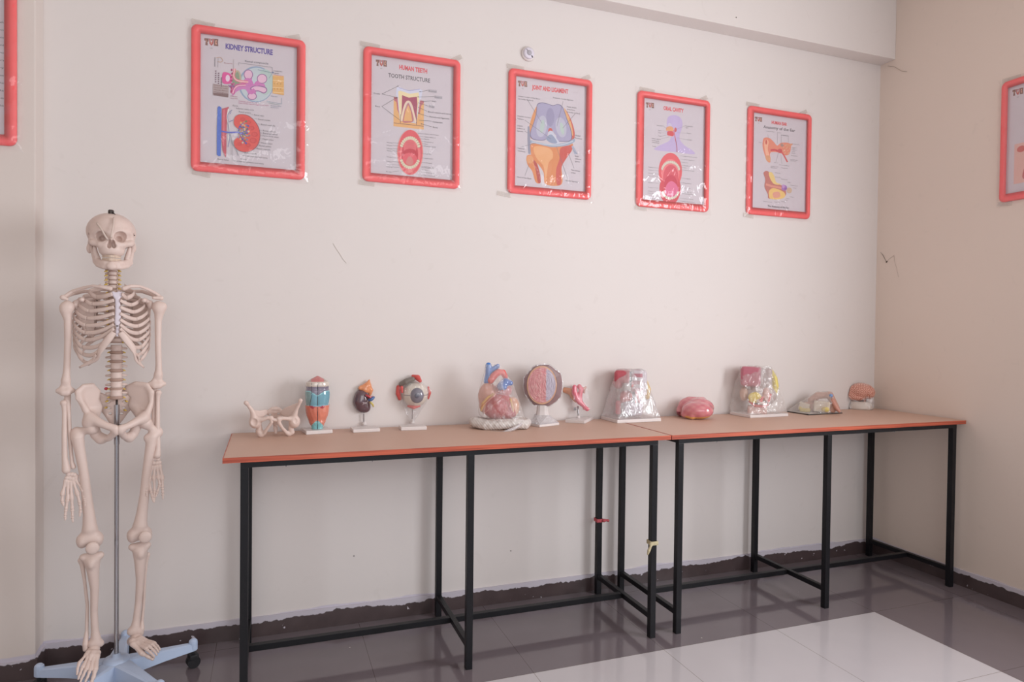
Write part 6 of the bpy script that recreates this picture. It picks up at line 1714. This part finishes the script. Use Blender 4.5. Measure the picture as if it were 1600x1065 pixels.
for k, (yy, x1) in enumerate(((570, 566), (597, 544), (620, 492), (645, 524), (662, 480), (682, 542), (748, 514), (786, 522), (826, 516), (858, 528), (872, 540), (912, 538), (934, 546))): tx(s, ['Superior labial frenulum', 'Superior dental arch', 'Fauces', 'Soft palate arch', 'Uvula', 'Palatine tonsil', 'Tongue', 'Papillae', 'Ducts', 'Lower lip', 'Vestibule', 'Inferior arch', 'Inferior labial frenulum'][k], 456, yy, x1, 6); s.line(LG, [(430, yy - 6), (454, yy - 3)], 1.5)
poster(2.2005, 2.327, -.001, 0, 'red-framed poster headed ORAL CAVITY, fourth along the wall, with glare on its wrap', s, 4, 0, 4)

# --- 5 ear
s = Sheet(PW, PH, [(140, 125), (610, 182), (608, 975), (143, 952)])
logo(s, 166, 170, 62, 40)
s.text((222, 78, 84), 'HUMAN EAR', 308, 226, 438, 240, 26, .042)
s.text((84, 80, 86), 'Anatomy of the Ear', 240, 264, 508, 290, 24, .014)
s.poly((228, 140, 116), [(240, 360), (262, 344), (296, 350), (330, 380), (360, 410), (396, 384), (470, 392), (466, 470), (430, 490), (380, 470), (310, 468), (300, 500), (304, 552), (276, 544), (254, 490), (236, 420)], True)
s.poly((240, 180, 150), [(250, 380), (268, 362), (286, 380), (280, 440), (296, 500), (290, 530), (268, 500), (252, 430)], True); s.ell((206, 96, 88), 266, 384, 8, 20); s.poly((222, 160, 120), [(262, 500), (300, 500), (302, 546), (272, 540)], True)
s.line((206, 74, 82), [(304, 450), (340, 446), (374, 460)], 16); s.line((214, 96, 96), [(376, 446), (410, 480), (448, 546)], 12, True); s.ell((206, 84, 90), 382, 454, 20, 18); s.ell((170, 140, 130), 400, 404, 14, 14)
for k in range(30): s.ell((222, 172, 140), 410 + (k * 37 % 60), 396 + (k * 23 % 90), 4, 4)
s.poly((222, 152, 120), [(440, 396), (490, 390), (470, 412), (440, 420)], True)
for pts_ in ([(358, 305), (360, 392)], [(392, 390), (390, 318), (452, 324), (452, 380)], [(282, 350), (278, 318)], [(350, 550), (370, 470)], [(400, 560), (390, 490)], [(232, 396), (244, 398)]): s.line(LG, pts_, 1.6)
for t_, x, y, x1 in (('Temporal bone', 262, 292, 332), ('Stapes', 356, 302, 388), ('Malleus', 394, 324, 450), ('Semicircular canals', 482, 394, 544), ('Vestibular', 482, 424, 522), ('nerve', 484, 432, 504), ('Cochlear nerve', 482, 443, 524), ('Cochlea', 482, 458, 508), ('Tympanic', 482, 472, 514), ('Round window', 478, 493, 530), ('Eustachian tube', 470, 526, 532), ('pharynx', 474, 536, 520), ('Auricle', 202, 390, 226), ('Outer ear', 336, 556, 368), ('Auditory canal', 308, 588, 368), ('Eardrum', 308, 600, 360), ('Inner ear and middle ear', 378, 574, 464), ('Temporal', 394, 598, 450)): tx(s, t_, x, y, x1, 6)
s.poly((196, 120, 110), [(248, 648), (268, 628), (300, 640), (330, 690), (350, 730), (400, 744), (430, 770), (440, 820), (400, 850), (300, 860), (286, 820), (258, 760), (264, 700)], True)
s.poly((232, 202, 130), [(292, 640), (320, 640), (342, 680), (356, 720), (400, 736), (340, 736), (304, 690)], True); s.poly((236, 196, 120), [(300, 790), (340, 770), (420, 800), (430, 840), (380, 862), (310, 860), (296, 830)], True); s.poly((228, 160, 140), [(330, 810), (380, 800), (390, 840), (340, 850)], True)
s.line((222, 150, 132), [(270, 740), (310, 752), (360, 760), (410, 768)], 18, True); s.ell((168, 120, 186), 424, 764, 24, 24); s.ell((196, 150, 206), 416, 752, 12, 16); s.ell((150, 96, 170), 434, 772, 10, 10); s.ell((206, 176, 150), 466, 784, 22, 24)
for t_, x, y, x1 in (('Ossicles', 344, 642, 390), ('Concha', 344, 678, 390), ('Semicircular', 396, 694, 454), ('Vestibule', 446, 718, 476), ('Vestibular nerve', 474, 742, 536), ('Cochlea', 498, 765, 524), ('Auditory', 470, 840, 504), ('Membrane', 440, 854, 468), ('Canal', 430, 868, 452), ('External ear canal', 250, 886, 322), ('Tympanic cavity', 344, 888, 390), ('Tube', 400, 882, 438)): tx(s, t_, x, y, x1, 6)
s.text((84, 80, 86), 'The Anatomy of the Ear', 288, 928, 466, 938, 15, .004)
poster(2.9135, 2.337, -.001, 0, 'red-framed poster headed HUMAN EAR, nearest the room corner on the long wall', s, 5, 0, 5)

# --- 6 on the right wall, only its left part in the frame (crop 1540..1600 x 100..340, scale 4.4375)
def gen(pts): return pts
s = Sheet(PW, PH, [(0, 0), (400, 0), (400, 552), (0, 552)])
logo(s, 24, 22, 52, 32)
s.text((222, 78, 84), 'HUMAN HEART', 118, 66, 262, 66, 22, .03)
for k in range(3): tx(s, ['Front view of the', 'chambers and the', 'great vessels'][k], 106, 118 + 13 * k, 190, 7, GREY, 0); tx(s, ['Section through', 'the valves', 'and septum'][k], 106, 168 + 13 * k, 180, 7, GREY, 0)
s.poly((226, 182, 172), [(40, 300), (360, 300), (360, 500), (40, 500)]); s.ell((206, 110, 104), 72, 330, 20, 16); s.poly((196, 110, 110), [(80, 470), (110, 380), (170, 340), (230, 370), (250, 440), (200, 485), (120, 490)], True)
s.line((226, 214, 214), [(90, 420), (150, 380), (210, 420), (150, 450), (90, 430)], 6, True); s.line((160, 80, 90), [(110, 400), (150, 470), (200, 400)], 5, True); s.ell((214, 150, 150), 300, 400, 40, 60)
tt = poster(WX - .001, 2.346, -.735 - FW / 2, -math.pi / 2, 'red-framed poster on the right-hand wall, cut off by the edge of the photo', s, 6, 0, 6)
# --- 7 on the pillar at the left, only its right edge in the frame
yb_ = onY(25, 228, -PD - .015)
s = Sheet(PW, PH, [(0, 0), (400, 0), (400, 552), (0, 552)])
logo(s, 24, 22, 52, 32)
s.text((222, 78, 84), 'HUMAN SKIN', 128, 66, 272, 66, 22, .03)
s.poly((226, 176, 160), [(60, 130), (330, 130), (330, 330), (60, 330)]); s.poly((206, 110, 104), [(60, 240), (330, 220), (330, 300), (60, 310)]); s.ell((214, 150, 140), 190, 420, 90, 70)
for k in range(12): tx(s, ['Hair shaft', 'Epidermis', 'Dermis', 'Sweat gland', 'Nerve', 'Vein', 'Artery', 'Fat tissue', 'Follicle', 'Papilla', 'Pore', 'Muscle'][k], 340, 130 + 28 * k, 388, 7, GREY, 0)
poster(yb_[0] - FW / 2, yb_[2] + FH / 2, -PD - .001, 0, 'red-framed poster on the left pillar, only its right edge in view', s, 7, 0, 7)

# ------------------------------------------------------------------ small things on the walls
q = onY(826, 83.5, -.01)
t = empty('ceiling_light_base', (q[0], -.0005, q[2]), 0, 'small round white wall fitting above the JOINT AND LIGAMENT poster', 'wall fitting')
t.name = 'round_wall_fitting'
MB().lathe((0, 0, 0), [(.036, 0), (.036, .006), (.033, .010), (.029, .011)], 40, axis='y').build('back_plate', M_white, t, True)
MB().lathe((0, -.010, 0), [(.029, 0), (.028, .006), (.022, .009), (.012, .010)], 40, axis='y').build('cap', mat('fitting_white', (224, 218, 230), .3), t, True)
MB().lathe((0, -.018, 0), [(.0125, 0), (.012, .004), (.006, .005)], 24, axis='y').build('centre', mat('fitting_grey', (176, 172, 180), .4), t, True)
MB().tube([(.012, -.0205, -.012), (.019, -.0195, -.021)], .0022, 8).build('slot', M_wire, t)
MB().tube([(-.015, -.020, .016), (-.009, -.0205, .009)], .0010, 8).build('mark', M_wire, t)
# cobweb scraps on the right wall
M_web = mat('cobweb_dust', (84, 70, 62), .9); M_webl = mat('cobweb_pale', (150, 132, 118), .9)
def web(px, py, label, lines, blob=None):
    c_ = onX(px, py, WX - .002)
    t = empty('cobweb', tuple(c_), 0, label, 'cobweb')
    for pts_, r_, m_ in lines:
        P_ = [onX(px + a, py + b_, WX - .003) - c_ for a, b_ in pts_]
        MB().tube(P_, r_, 5).build('thread', m_, t)
    if blob:
        p_ = onX(px + blob[0], py + blob[1], WX - .003) - c_
        s_ = SDF(.002); s_.E(p_, (.003, .004, .005)); s_.K(p_, p_ + np.array([0, -.010, .004]), .0022, .001); s_.build('dust_clump', .0012, M_web, t)
web(1385, 409, 'scrap of dark cobweb with a dust clump on the right wall', [([(-9, -15), (-5, -10), (0, 0)], [.0006, .0012, .0008], M_web), ([(0, 0), (5, -5), (12, -10), (12.5, -2)], [.0006, .0005, .0010, .0005], M_webl), ([(12.5, -2), (16, 10), (19, 24)], .0004, M_webl)], (0, 0))
web(1405, 107, 'thin cobweb strand in the corner under the beam', [([(-18, -4), (-8, -3), (4, 4), (12, 5)], .0009, M_webl)])
# nail marks in the plaster
def nail(p, label):
    o = MB().lathe((0, 0, 0), [(.0022, 0), (.0022, .004), (.0014, .005)], 8, axis='y').build('nail', M_wire)
    o.location = p; tag(o, label, 'nail'); return o
q = onY(1150, 27.5, -.104); nail((q[0], -.104, q[2]), 'small dark nail in the face of the ceiling beam')
q = onY(798, 860, 0); nail((q[0], 0, q[2]), 'small dark nail low on the wall between the front legs of the left table')
q = onY(553, 868, 0); nail((q[0], 0, q[2]), 'tiny nail in the wall under the left half of the left table')
# hair-line crack in the wall paint
pts_ = [onY(*p_, -.0004) for p_ in ((520, 380), (526, 390), (531, 397), (535, 404), (541, 411))]
c_ = pts_[2].copy()
o = MB().tube([p_ - c_ for p_ in pts_], .0007, 5).build('wall_crack', M_webl); o.location = tuple(c_)
tag(o, 'fine hair-line crack in the paint left of the wall centre', 'crack')
